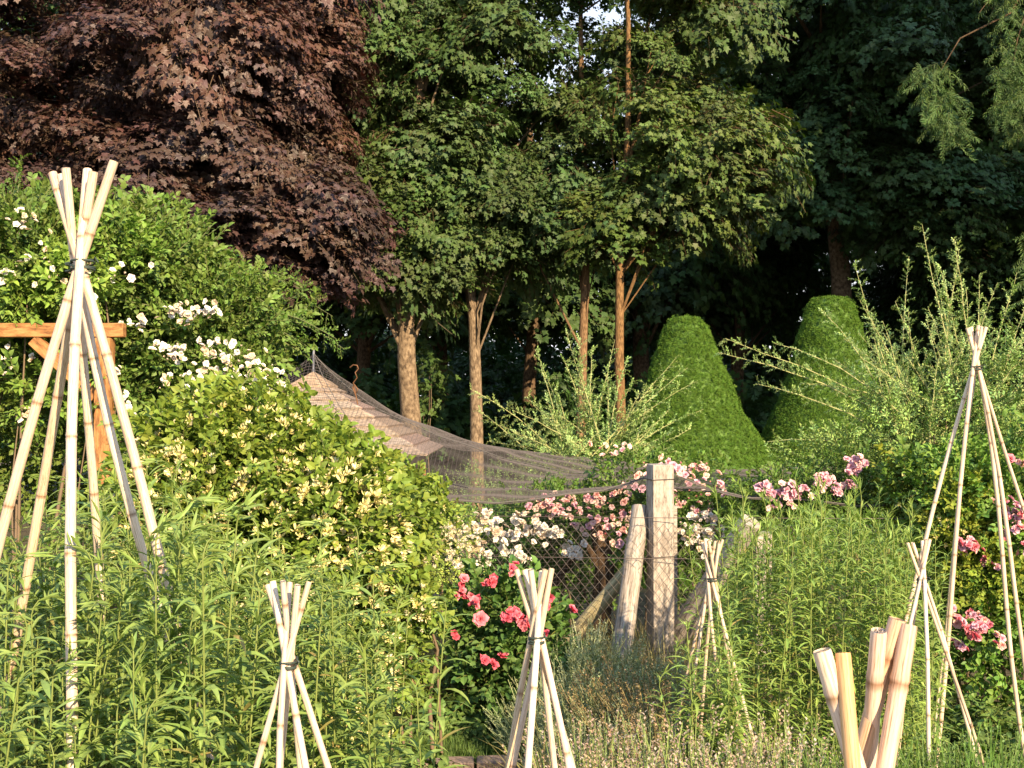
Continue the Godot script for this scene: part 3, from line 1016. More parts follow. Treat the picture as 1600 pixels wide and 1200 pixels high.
var pole_at := Vector3.ZERO
func net_h(x: float, d: float) -> float:
	var r := Vector2(x - pole_at.x, d + pole_at.z).length()
	var h := 1.09 + 1.14 * exp(-r / 1.15) + 0.03 * sin(x * 2.1) * sin(d * 1.7) + 0.012 * sin(x * 9.0 + d * 3.0) * sin(d * 7.0)
	var r2 := Vector2(x - 0.86, d - 6.95).length()
	return h + 0.26 * exp(-r2 / 0.5)
func net_and_coop():
	# coop with a pyramid roof
	var a := 1.124
	var apex := P(490, 590, 11.0)
	var eave := 1.3
	var t := thing("hen_house", "low wooden hen house with a pyramid roof of boards under the netting", "hen house", Vector3(apex.x, 0, apex.z))
	var rise := apex.y - eave
	var rm := MB.new()
	var tip := rm.vert(Vector3(0, apex.y - 0.04, 0), Vector3.UP, Color.WHITE)
	for i in 4:
		var s := [Vector3(-1, 0, 1), Vector3(1, 0, 1), Vector3(1, 0, -1), Vector3(-1, 0, -1)]
		var nn: Vector3 = (s[i] + s[(i + 1) % 4]).normalized() + Vector3.UP
		var q1 := rm.vert(s[i] * (a - 0.05) + Vector3(0, eave - 0.01, 0), nn, Color.WHITE)
		var q2 := rm.vert(s[(i + 1) % 4] * (a - 0.05) + Vector3(0, eave - 0.01, 0), nn, Color.WHITE)
		rm.n[tip] = nn
		rm.tri(tip, q1, q2)
	var roof := part(t, "roof", rm.mesh(), M.plank)
	rng.seed = 210
	var n := 9
	for f in 4:
		var turn := Basis(Vector3.UP, f * PI / 2)
		for i in n:
			var q0 := 1.0 - float(i) / n         # lower edge, 1 at the eave
			var q1 := 1.0 - float(i + 1) / n - 0.03
			q1 = maxf(q1, 0.0)
			var mb := MB.new()
			var lift := Vector3(0, 0.75, 0.55).normalized()
			var th := 0.024
			var l0 := a * q0 + 0.012
			var l1 := a * q1 + 0.012
			var lo := Vector3(0, eave + rise * (1.0 - q0), a * q0)
			var hi := Vector3(0, eave + rise * (1.0 - q1), a * q1)
			var up0 := lift * (th + 0.012)
			var up1 := lift * 0.008
			var col := jit(Color(1.0, 0.86, 0.82), 0.14)
			var pts := [lo + Vector3(-l0, 0, 0) + up0, lo + Vector3(l0, 0, 0) + up0, hi + Vector3(l1, 0, 0) + up1, hi + Vector3(-l1, 0, 0) + up1]
			var dn := lift * -th
			var e := []
			for p in pts:
				e.append(mb.vert(p, lift, col))
			mb.quad(e[0], e[1], e[2], e[3])
			var fr := Vector3(0, -0.4, 1).normalized()
			mb.quad(mb.vert(pts[0], fr, col), mb.vert(pts[1], fr, col), mb.vert(pts[1] + dn, fr, col), mb.vert(pts[0] + dn, fr, col))
			for sd in 2:
				var x := Vector3(-1, 0, 0.3) if sd == 0 else Vector3(1, 0, 0.3)
				var p0: Vector3 = pts[0] if sd == 0 else pts[1]
				var p1: Vector3 = pts[3] if sd == 0 else pts[2]
				mb.quad(mb.vert(p0, x, col), mb.vert(p1, x, col), mb.vert(p1 + dn, x, col), mb.vert(p0 + dn, x, col))
			var o := part(roof, "plank", mb.mesh(), M.plank, Transform3D(turn * Basis.from_euler(Vector3(0, 0, rr(-0.004, 0.004))), Vector3.ZERO))
	var cp := MB.new()
	for i in 4:
		var s := [Vector3(-1, 0, 1), Vector3(1, 0, 1), Vector3(1, 0, -1), Vector3(-1, 0, -1)]
		var nn: Vector3 = (s[i] + s[(i + 1) % 4]).normalized() + Vector3.UP
		var col := Color(1.1, 0.85, 0.7)
		cp.tri(cp.vert(Vector3(0, apex.y + 0.06, 0), nn, col), cp.vert(s[i] * 0.2 + Vector3(0, apex.y - 0.075, 0), nn, col), cp.vert(s[(i + 1) % 4] * 0.2 + Vector3(0, apex.y - 0.075, 0), nn, col))
		var side: Vector3 = (s[i] + s[(i + 1) % 4]).normalized()
		cp.quad(cp.vert(s[i] * 0.2 + Vector3(0, apex.y - 0.075, 0), side, col), cp.vert(s[(i + 1) % 4] * 0.2 + Vector3(0, apex.y - 0.075, 0), side, col), cp.vert(s[(i + 1) % 4] * 0.2 + Vector3(0, apex.y - 0.1, 0), side, col), cp.vert(s[i] * 0.2 + Vector3(0, apex.y - 0.1, 0), side, col))
	part(t, "roof_cap", cp.mesh(), M.plank)
	var wl := MB.new()
	wl.cbox(Transform3D(Basis.IDENTITY, Vector3(0, 0.62, 0)), Vector3(1.86, 1.26, 1.86), 0.01, Color(0.6, 0.6, 0.6))
	var wall := part(t, "wall", wl.mesh(), M.stained_up)
	var pm := MB.new()
	pm.cbox(Transform3D.IDENTITY, Vector3(0.135, 1.24, 0.024), 0.004, Color.WHITE)
	var pmesh := pm.mesh()
	for f in 4:
		for i in 14:
			part(wall, "plank", pmesh, M.stained_up, Transform3D(Basis(Vector3.UP, f * PI / 2), Vector3.ZERO) * Transform3D(Basis.IDENTITY, Vector3(-0.91 + 0.14 * i, 0.63, 0.944 + rr(0, 0.006))))
	# net pole
	pole_at = Vector3(apex.x, 0, apex.z)
	var top := P(490, 545, 11.0)
	var pl := thing("net_pole", "thin grey steel rod holding up the netting above the roof", "pole", Vector3(apex.x, apex.y, apex.z))
	var pb := MB.new()
	pb.tube([Vector3(0, 0.0, 0), Vector3(0, top.y - apex.y, 0)], [0.011, 0.011], 8, Color(0.22, 0.23, 0.26))
	part(pl, "rod", pb.mesh(), M.wire)
	var cb := MB.new()
	cb.tube([Vector3(0, top.y - apex.y - 0.004, 0), Vector3(0, top.y - apex.y + 0.008, 0)], [0.03, 0.03], 10, Color(0.22, 0.23, 0.26))
	part(pl, "cap", cb.mesh(), M.wire)
	# rusty wire hook
	var hk := thing("wire_hook", "rusty twisted wire hook hanging by the netting above the roof slope", "hook", P(556, 630, 10.6))
	var hb := MB.new()
	var hp := []
	var hr := []
	for q in [[559, 632], [556, 618], [551, 606], [553, 600], [559, 608], [556, 616], [552, 598], [558, 590], [555, 582], [560, 576], [558, 571], [552, 570], [547, 574]]:
		hp.append(P(q[0], q[1], 10.6 + rr(-0.02, 0.02)) - hk.position)
		hr.append(0.006)
	hb.tube(hp, hr, 6, Color(0.16, 0.075, 0.035))
	part(hk, "wire", hb.mesh(), M.wire)
	# netting tent
	var nt := thing("bird_net", "grey-brown bird netting drawn like a tent from the rod to the fence", "netting", Vector3.ZERO)
	netting(nt, "roof_net", 250, 160, func(u: float, v: float) -> Vector3:
		var d := lerpf(6.95, 12.4, v)
		var x := lerpf(-5.2, 3.3, u)
		return Vector3(x, net_h(x, d), -d), 0.0015, 1)
	netting(nt, "side_net", 240, 50, func(u: float, v: float) -> Vector3:
		var x := lerpf(-4.6, 0.8, u)
		return Vector3(x, net_h(x, 6.95) * v, -6.95 - 0.02 * sin(x * 3.0 + v * 2.0)), 0.00042, 1)
	# cords along the net edges
	for e in 3:
		var cbm := MB.new()
		var cp2 := []
		var cr2 := []
		for i in 41:
			var q := i / 40.0
			var p := Vector3.ZERO
			if e == 0:
				p = Vector3(lerpf(-5.2, 3.3, q), 0, -6.95)
			elif e == 1:
				p = Vector3(pole_at.x, 0, pole_at.z).lerp(Vector3(1.3, 0, -9.3), q)
			else:
				p = Vector3(pole_at.x, 0, pole_at.z).lerp(Vector3(-0.3, 0, -8.2), q)
			p.y = net_h(p.x, -p.z) + 0.006
			cp2.append(p)
			cr2.append(0.0035)
		cbm.tube(cp2, cr2, 5, Color(0.12, 0.11, 0.1))
		part(nt, "cord", cbm.mesh(), M.twig)

func beam(parent: Node, nm: String, a: Vector3, b: Vector3, w: float, h: float, mat: Material, col := Color.WHITE, bev := 0.006) -> MeshInstance3D:
	var mb := MB.new()
	mb.cbox(Transform3D.IDENTITY, Vector3(a.distance_to(b), h, w), bev, col)
	var x := (b - a).normalized()
	var z := x.cross(Vector3.UP).normalized()
	if absf(x.y) > 0.98:
		z = Vector3(0, 0, 1)
		z = (z - x * x.dot(z)).normalized()
	return part(parent, nm, mb.mesh(), mat, Transform3D(Basis(x, z.cross(x), z), (a + b) * 0.5))
func pergola():
	var t := thing("pergola", "orange-brown timber pergola frame overgrown by the white rose", "pergola", G(163, 6.2))
	var o := t.position
	var tp := P(163, 527, 6.2)
	beam(t, "post", Vector3(0, -0.1, 0), Vector3(0, tp.y - 0.004, 0), 0.085, 0.085, M.stained)
	beam(t, "post", Vector3(-1.9, -0.1, 0), Vector3(-1.9, tp.y - 0.004, 0), 0.085, 0.085, M.stained)
	beam(t, "beam", Vector3(-2.3, tp.y + 0.036, 0), P(195, 514, 6.2) * Vector3(1, 0, 0) - o * Vector3(1, 0, 0) + Vector3(0, tp.y + 0.036, 0), 0.06, 0.075, M.stained)
	beam(t, "brace", P(112, 585, 6.2) - o + Vector3(0.13, -0.12, 0), P(52, 530, 6.2) - o, 0.045, 0.07, M.stained)
	beam(t, "brace", Vector3(-1.86, tp.y - 0.35, 0), Vector3(-1.5, tp.y, 0), 0.045, 0.07, M.stained)

func B(px: float, py: float, d: float, rx: float, ry: float, rz: float, n: int) -> Array:
	return [P(px, py, d), Vector3(rx * d / FOCAL, ry * d / FOCAL, rz), n]
func F(px: float, py: float, d: float, rx: float, ry: float, n: int) -> Array:
	return [P(px, py, d), Vector3(rx * d / FOCAL, ry * d / FOCAL, 0.07), n]
func shrubs():
	var W := Color(1, 1, 1)
	# white rambler over the pergola
	var r := shrub("white_rambling_rose", "huge rambling rose with white blooms smothering the timber pergola", "rose", G(60, 6.9),
		[B(60, 420, 6.9, 150, 90, 0.55, 1500), B(210, 430, 7.0, 120, 90, 0.5, 1200), B(-60, 440, 6.9, 120, 110, 0.6, 700), B(320, 520, 7.0, 120, 90, 0.45, 1000), B(40, 640, 6.8, 190, 150, 0.3, 1100), B(280, 640, 6.9, 110, 120, 0.35, 700), B(355, 605, 6.8, 60, 50, 0.35, 300)],
		S.rose_leaf, M.leaf, Color(1.02, 1.02, 0.95), 301, "", 12, 1.3, 0.6)
	blooms(r, "bloom", S.white, [F(285, 490, 6.34, 48, 24, 26), F(325, 485, 6.34, 26, 16, 18), F(262, 550, 6.34, 40, 22, 26), F(350, 556, 6.3, 75, 30, 50), F(295, 596, 6.34, 56, 18, 30), F(385, 580, 6.3, 50, 32, 24), F(40, 350, 6.25, 45, 30, 16), F(10, 425, 6.22, 18, 18, 9), F(54, 562, 6.28, 10, 10, 4), F(40, 652, 6.3, 14, 14, 7), F(180, 578, 6.2, 8, 8, 4), F(190, 625, 6.2, 14, 14, 6), F(205, 640, 6.2, 8, 14, 4), F(10, 560, 6.3, 14, 30, 8), F(130, 430, 6.22, 130, 70, 34), F(210, 505, 6.3, 24, 18, 10), F(425, 600, 6.25, 40, 30, 16)], 302, 0.95)
	shrub("climbing_vine", "broad-leaved vine climbing the timber pergola post among the white roses", "vine", G(165, 6.25),
		[B(140, 640, 6.25, 26, 110, 0.08, 36), B(95, 440, 6.3, 70, 50, 0.12, 120), B(20, 470, 6.3, 50, 50, 0.12, 70), B(180, 380, 6.5, 60, 36, 0.15, 70), B(60, 600, 6.3, 60, 60, 0.12, 60)], S.weed, M.leaf, Color(1.5, 1.5, 1.1), 340, "", 5, 1.0, 0.9)
	# arching shoots
	var wands := []
	rng.seed = 303
	for q in [[300, 520, 525, 530, 40], [310, 500, 520, 495, 50], [290, 500, 470, 450, 40], [300, 480, 430, 440, 30], [320, 530, 480, 540, 30], [260, 450, 340, 415, 30], [170, 400, 215, 325, 10], [160, 400, 205, 345, 10], [20, 360, 35, 245, 5], [10, 360, 20, 290, 8], [45, 370, 68, 310, 5], [230, 430, 290, 380, 15], [330, 500, 440, 500, 40], [330, 540, 450, 545, 20], [330, 520, 540, 545, 35], [320, 480, 500, 470, 50], [60, 380, 110, 330, 12], [240, 420, 300, 400, 18], [120, 390, 150, 340, 10], [-10, 370, 0, 290, 5]]:
		wands.append([P(q[0], q[1], 7.0), P(q[2], q[3], 6.9 + rr(-0.2, 0.2)), Vector3(0, q[4] * 6.9 / FOCAL, 0)])
	wand_shrub("arching_rose_shoots", "long arching green rose shoots reaching over toward the netting", "rose", G(300, 7.0), wands, S.rose_leaf, Color(0.95, 1.0, 0.85), 304, 0.02, 0.85, Color(0.13, 0.15, 0.06), 0.007)
	# honeysuckle mound
	var hb := [B(365, 748, 5.3, 150, 118, 0.42, 1800), B(470, 750, 5.25, 60, 70, 0.3, 420), B(320, 800, 5.2, 130, 120, 0.4, 900), B(530, 812, 5.2, 95, 100, 0.38, 950), B(460, 860, 5.1, 150, 130, 0.35, 900), B(430, 1050, 5.2, 170, 200, 0.35, 500)]
	var hny := shrub("honeysuckle", "big rounded yellow-flowered honeysuckle mound in front of the hen house", "honeysuckle", G(420, 5.3), hb, S.honey_leaf, M.leaf, W, 305, "", 9, 0.95, 0.6)
	blooms_on(hny, "flower_whorl", S.honey, hb, 298, 306, 0.95, 650)
	var h2 := shrub("honeysuckle", "trailing honeysuckle with sparse yellow flowers spilling beside the netting", "honeysuckle", G(640, 5.6),
		[B(615, 800, 5.6, 60, 40, 0.2, 220), B(610, 880, 5.5, 50, 90, 0.2, 280), B(640, 760, 5.7, 30, 16, 0.15, 60), B(660, 790, 5.8, 40, 16, 0.12, 60), B(650, 960, 5.5, 34, 40, 0.15, 110), B(600, 1010, 5.5, 60, 90, 0.25, 160)],
		S.honey_leaf, M.leaf, Color(0.95, 0.95, 1.0), 307, "", 7, 0.8, 0.8)
	blooms(h2, "flower_whorl", S.honey, [F(620, 800, 5.35, 50, 30, 22), F(600, 880, 5.28, 40, 70, 22), F(650, 950, 5.35, 26, 36, 14), F(660, 785, 5.6, 40, 12, 8)], 308, 0.8, Vector3(0.3, 0.6, 0.6))
	# pale wand shrub behind the netting
	wands = []
	rng.seed = 309
	for q in [[735, 607], [745, 640], [770, 660], [790, 680], [835, 545], [845, 570], [885, 520], [905, 560], [960, 530], [925, 545], [865, 600], [990, 590], [1060, 555], [1075, 575], [1090, 595], [1100, 640], [1040, 590], [1020, 640], [800, 640], [820, 620], [950, 580], [880, 560], [1045, 640], [1010, 600], [760, 690], [1080, 670], [850, 660], [930, 600], [905, 530], [980, 560]]:
		wands.append([P(930 + rr(-45, 45), 745 + rr(-10, 40), 12.0 + rr(-0.3, 0.3)), P(q[0], q[1], 12.0 + rr(-0.5, 0.5)), Vector3(rr(-0.06, 0.06), rr(0.02, 0.12), 0)])
	for i in 34:
		wands.append([P(930 + rr(-60, 60), 745 + rr(0, 40), 12.0 + rr(-0.3, 0.3)), P(910 + rr(-130, 150), 690 + rr(-80, 40), 12.0 + rr(-0.6, 0.3)), Vector3(0, 0.06, 0)])
	wand_shrub("pale_wand_shrub", "grey-green shrub of fanning wands just behind the netting", "shrub", G(925, 12.0), wands, S.silver, W, 310, 0.036, 1.55, Color(0.36, 0.36, 0.15), 0.009)
	shrub("low_green_shrub", "low grey-green foliage at the foot of the fanning wands", "shrub", G(900, 11.9), [B(910, 750, 11.9, 120, 45, 0.5, 420), B(800, 790, 11.6, 120, 60, 0.5, 380)], S.silver2, M.leaf, Color(0.9, 1, 0.9), 311, "", 5, 1.3)
	# taller wand shrub
	wands = []
	rng.seed = 312
	for q in [[1335, 412], [1345, 470], [1440, 350], [1455, 400], [1490, 370], [1500, 385], [1420, 400], [1530, 430], [1560, 440], [1590, 425], [1605, 470], [1340, 520], [1135, 530], [1122, 552], [1210, 535], [1290, 490], [1320, 530], [1200, 690], [1180, 600], [1300, 560], [1345, 560], [1400, 470], [1470, 420], [1510, 450], [1545, 500], [1600, 540], [1420, 480], [1380, 500], [1450, 480], [1480, 460], [1620, 600], [1250, 600], [1190, 760]]:
		var far: float = q[0] < 1330.0
		wands.append([P(1470 + rr(-55, 70), 690 + rr(-10, 90), 7.6 + rr(-0.25, 0.25)), P(q[0], q[1], 7.6 + rr(-0.35, 0.35)), Vector3(rr(-0.04, 0.04), rr(0.02, 0.09) + (0.05 if far else 0.0), 0)])
	for i in 70:
		wands.append([P(1470 + rr(-70, 80), 720 + rr(-10, 60), 7.6 + rr(-0.25, 0.25)), P(1490 + rr(-130, 150), 600 + rr(-110, 90), 7.6 + rr(-0.4, 0.3)), Vector3(0, 0.05, 0)])
	wand_shrub("tall_wand_shrub", "tall grey-green shrub throwing long pale wands across the clipped cones", "shrub", G(1480, 7.6), wands, S.silver, W, 313, 0.024, 1.0, Color(0.36, 0.36, 0.15), 0.0075)
	shrub("green_shrub", "feathery green mass at the base of the long pale wands", "shrub", G(1480, 7.5), [B(1450, 680, 7.5, 130, 70, 0.4, 700), B(1330, 720, 7.5, 110, 40, 0.3, 360), B(1570, 640, 7.5, 80, 110, 0.4, 500), B(1480, 780, 7.4, 120, 70, 0.4, 420)], S.silver2, M.leaf, Color(0.95, 1, 0.85), 314, "", 6, 1.15)
	# pink roses over the fence top
	var pk := shrub("pale_pink_rambler", "pale pink rambling rose along the netting behind the square post", "rose", G(960, 7.9),
		[B(900, 790, 7.9, 110, 24, 0.2, 300), B(1000, 745, 7.8, 70, 40, 0.2, 200), B(1090, 760, 7.7, 60, 40, 0.2, 170), B(920, 860, 8.1, 90, 70, 0.25, 360), B(990, 830, 7.8, 50, 60, 0.2, 180)], S.rose_leaf, M.leaf, Color(0.85, 0.95, 0.85), 315, "", 8, 0.85)
	blooms(pk, "bloom", S.pale, [F(900, 780, 7.6, 70, 16, 44), F(840, 790, 7.65, 24, 14, 12), F(950, 700, 7.6, 40, 16, 14), F(1070, 730, 7.5, 40, 14, 24), F(1020, 745, 7.5, 22, 22, 10), F(1130, 768, 7.5, 14, 12, 8), F(1090, 785, 7.5, 40, 22, 16), F(980, 770, 7.5, 25, 20, 14), F(950, 810, 7.6, 45, 25, 22), F(985, 850, 7.6, 22, 40, 18), F(920, 820, 7.6, 40, 20, 14), F(880, 800, 7.55, 50, 14, 24), F(1050, 760, 7.45, 60, 26, 20), F(970, 830, 7.55, 40, 40, 24), F(1060, 740, 7.45, 90, 30, 30)], 316, 0.78)
	var pk2 := shrub("mauve_pink_rambler", "mauve-pink rambling rose lying along the top of the netted fence", "rose", G(1270, 7.2),
		[B(1260, 770, 7.2, 100, 22, 0.2, 260), B(1340, 740, 7.2, 50, 30, 0.2, 120), B(1200, 790, 7.2, 50, 16, 0.15, 80)], S.rose_leaf, M.leaf, Color(0.85, 0.95, 0.85), 317, "", 6, 0.85)
	blooms(pk2, "bloom", [S.pale[2], S.pale[1]], [F(1190, 762, 7.0, 22, 10, 14), F(1235, 768, 7.0, 24, 12, 22), F(1285, 748, 7.0, 20, 12, 18), F(1335, 725, 7.0, 26, 18, 18), F(1215, 790, 7.0, 40, 8, 8), F(1310, 760, 7.0, 30, 10, 12), F(1260, 765, 6.95, 90, 16, 30)], 318, 0.85)
	# white rose bush inside the run
	var wr := shrub("white_rose_bush", "bushy white rose flowering inside the netted run", "rose", G(780, 8.2),
		[B(770, 850, 8.2, 100, 50, 0.35, 620), B(860, 850, 8.4, 60, 55, 0.3, 300), B(790, 930, 8.1, 110, 60, 0.3, 380)], S.dark_rose_leaf, M.leaf, Color(2.2, 2.0, 1.7), 319, "", 7, 0.8)
	blooms(wr, "bloom", S.white, [F(760, 815, 7.6, 26, 20, 24), F(752, 868, 7.55, 14, 32, 30), F(810, 868, 7.55, 26, 12, 18), F(830, 830, 7.6, 50, 30, 30), F(895, 858, 7.6, 26, 14, 24), F(775, 840, 7.55, 20, 10, 8), F(712, 880, 7.55, 16, 12, 8), F(720, 840, 7.55, 30, 30, 26), F(800, 830, 7.5, 70, 34, 40)], 320, 1.3)
	var wr2 := shrub("white_rose_bush", "small white rose bush beside the slim second post", "rose", G(1090, 7.6), [B(1095, 840, 7.6, 45, 40, 0.2, 220), B(1090, 920, 7.6, 50, 70, 0.2, 220)], S.rose_leaf, M.leaf, Color(0.9, 0.95, 0.85), 321, "", 5, 0.8)
	blooms(wr2, "bloom", S.white, [F(1095, 828, 7.4, 36, 28, 60), F(1130, 880, 7.4, 12, 14, 6), F(1100, 850, 7.38, 36, 24, 30)], 322, 1.1)
	# cream-flowered bush in the net haze
	var cm := shrub("cream_flowered_bush", "fine-leaved bush with tiny cream flowers behind the side netting", "bush", G(690, 7.6), [B(690, 860, 7.6, 60, 60, 0.25, 420), B(650, 830, 7.6, 40, 30, 0.2, 160)], S.silver2, M.leaf, Color(1.5, 1.4, 0.9), 323, "", 5, 0.9)
	blooms(cm, "flower_whorl", [S.honey[0]], [F(690, 840, 7.3, 60, 50, 110)], 324, 0.75)
	# deep pink rose bush in front of the fence
	var dp := shrub("pink_rose_bush", "leafy rose bush with large deep pink blooms in front of the fence", "rose", G(785, 6.4),
		[B(790, 990, 6.4, 70, 70, 0.25, 260), B(770, 1060, 6.4, 60, 50, 0.25, 200), B(830, 1040, 6.5, 50, 60, 0.22, 150), B(760, 930, 6.4, 40, 30, 0.15, 70)], S.dark_rose_leaf, M.leaf, Color(1.7, 1.55, 1.3), 325, "", 7, 1.15)
	blooms(dp, "bloom", S.pink, [F(722, 912, 6.1, 12, 8, 5), F(760, 908, 6.1, 14, 8, 5), F(738, 935, 6.08, 10, 8, 4), F(802, 888, 6.1, 12, 8, 6), F(798, 958, 6.05, 16, 10, 10), F(818, 975, 6.05, 10, 8, 6), F(855, 945, 6.1, 8, 16, 6), F(852, 988, 6.05, 6, 5, 2), F(755, 1030, 6.05, 10, 10, 4), F(783, 1022, 6.05, 8, 5, 3), F(890, 950, 6.3, 10, 8, 4), F(715, 990, 6.1, 6, 4, 2), F(770, 1035, 6.05, 4, 4, 1), F(720, 925, 6.08, 12, 12, 5), F(770, 905, 6.08, 12, 8, 4), F(805, 965, 6.02, 24, 12, 8), F(850, 950, 6.05, 10, 24, 5), F(745, 940, 6.05, 12, 8, 4)], 326, 0.78)
	var big := S.pink[1] as Mesh
	var ub := Basis(Vector3(1, 0, 0), 1.1).scaled(Vector3.ONE * 1.35)
	part(dp, "bloom", big, M.petal, Transform3D(ub, P(750, 968, 6.0) - dp.position))
	# climbing rose and leaves at the edge
	var rp := shrub("coral_climbing_rose", "tall shrub with coral-pink roses and yellowing leaves behind the tallest slim wigwam", "rose", G(1550, 6.6),
		[B(1520, 800, 6.6, 90, 90, 0.35, 700), B(1600, 860, 6.6, 90, 150, 0.4, 800), B(1530, 950, 6.5, 80, 90, 0.3, 420), B(1440, 770, 6.8, 50, 50, 0.25, 240), B(1640, 740, 6.7, 80, 90, 0.35, 300), B(1560, 1030, 6.5, 110, 70, 0.3, 360)], S.dark_rose_leaf, M.leaf, Color(2.3, 2.0, 1.2), 327, "", 10, 0.9)
	blooms(rp, "bloom", [S.pale[0], S.pink[1], S.pale[2]], [F(1515, 852, 6.2, 22, 14, 14), F(1545, 880, 6.2, 14, 10, 7), F(1580, 815, 6.2, 16, 40, 16), F(1515, 975, 6.15, 28, 22, 26), F(1500, 1010, 6.15, 16, 12, 6), F(1485, 960, 6.15, 10, 10, 4), F(1595, 860, 6.2, 12, 14, 6), F(1560, 770, 6.3, 30, 20, 5), F(1590, 720, 6.3, 10, 10, 3), F(1500, 850, 6.1, 14, 10, 8), F(1595, 800, 6.15, 14, 30, 12), F(1525, 985, 6.1, 30, 20, 16), F(1560, 1000, 6.1, 14, 12, 5)], 328, 0.78)
	var yl := shrub("golden_leaved_bush", "yellow-green bush glowing beside the netted fence corner", "bush", G(1420, 6.9), [B(1420, 765, 6.9, 34, 42, 0.15, 200), B(1490, 850, 6.4, 40, 60, 0.15, 200), B(1540, 900, 6.25, 50, 40, 0.12, 120), B(1500, 780, 6.4, 40, 30, 0.12, 80)], S.honey_leaf, M.leaf, Color(1.15, 1.0, 0.8), 329, "", 4, 0.7)
	blooms(yl, "flower_whorl", [S.honey[2]], [F(1490, 840, 6.3, 40, 50, 24), F(1425, 770, 6.6, 30, 36, 12)], 330, 0.6)
	# dark old rose stem inside the run
	var st := thing("old_rose_trunk", "dark twisted old rose trunk inside the netted run", "trunk", G(945, 7.7))
	var sb := MB.new()
	sb.tube([Vector3(0, -0.05, 0), Vector3(-0.03, 0.35, 0), Vector3(0.0, 0.7, 0), Vector3(-0.06, 1.0, 0)], [0.09, 0.07, 0.065, 0.05], 10, Color(0.35, 0.3, 0.26))
	part(st, "trunk", sb.mesh(), M.bark)
	var sb2 := MB.new()
	sb2.tube([Vector3(0.0, 0.62, 0), Vector3(-0.14, 0.85, 0.02), Vector3(-0.3, 0.62, 0.05), Vector3(-0.36, 0.5, 0.05)], [0.035, 0.03, 0.025, 0.015], 7, Color(0.35, 0.3, 0.26))
	part(st, "limb", sb2.mesh(), M.bark)

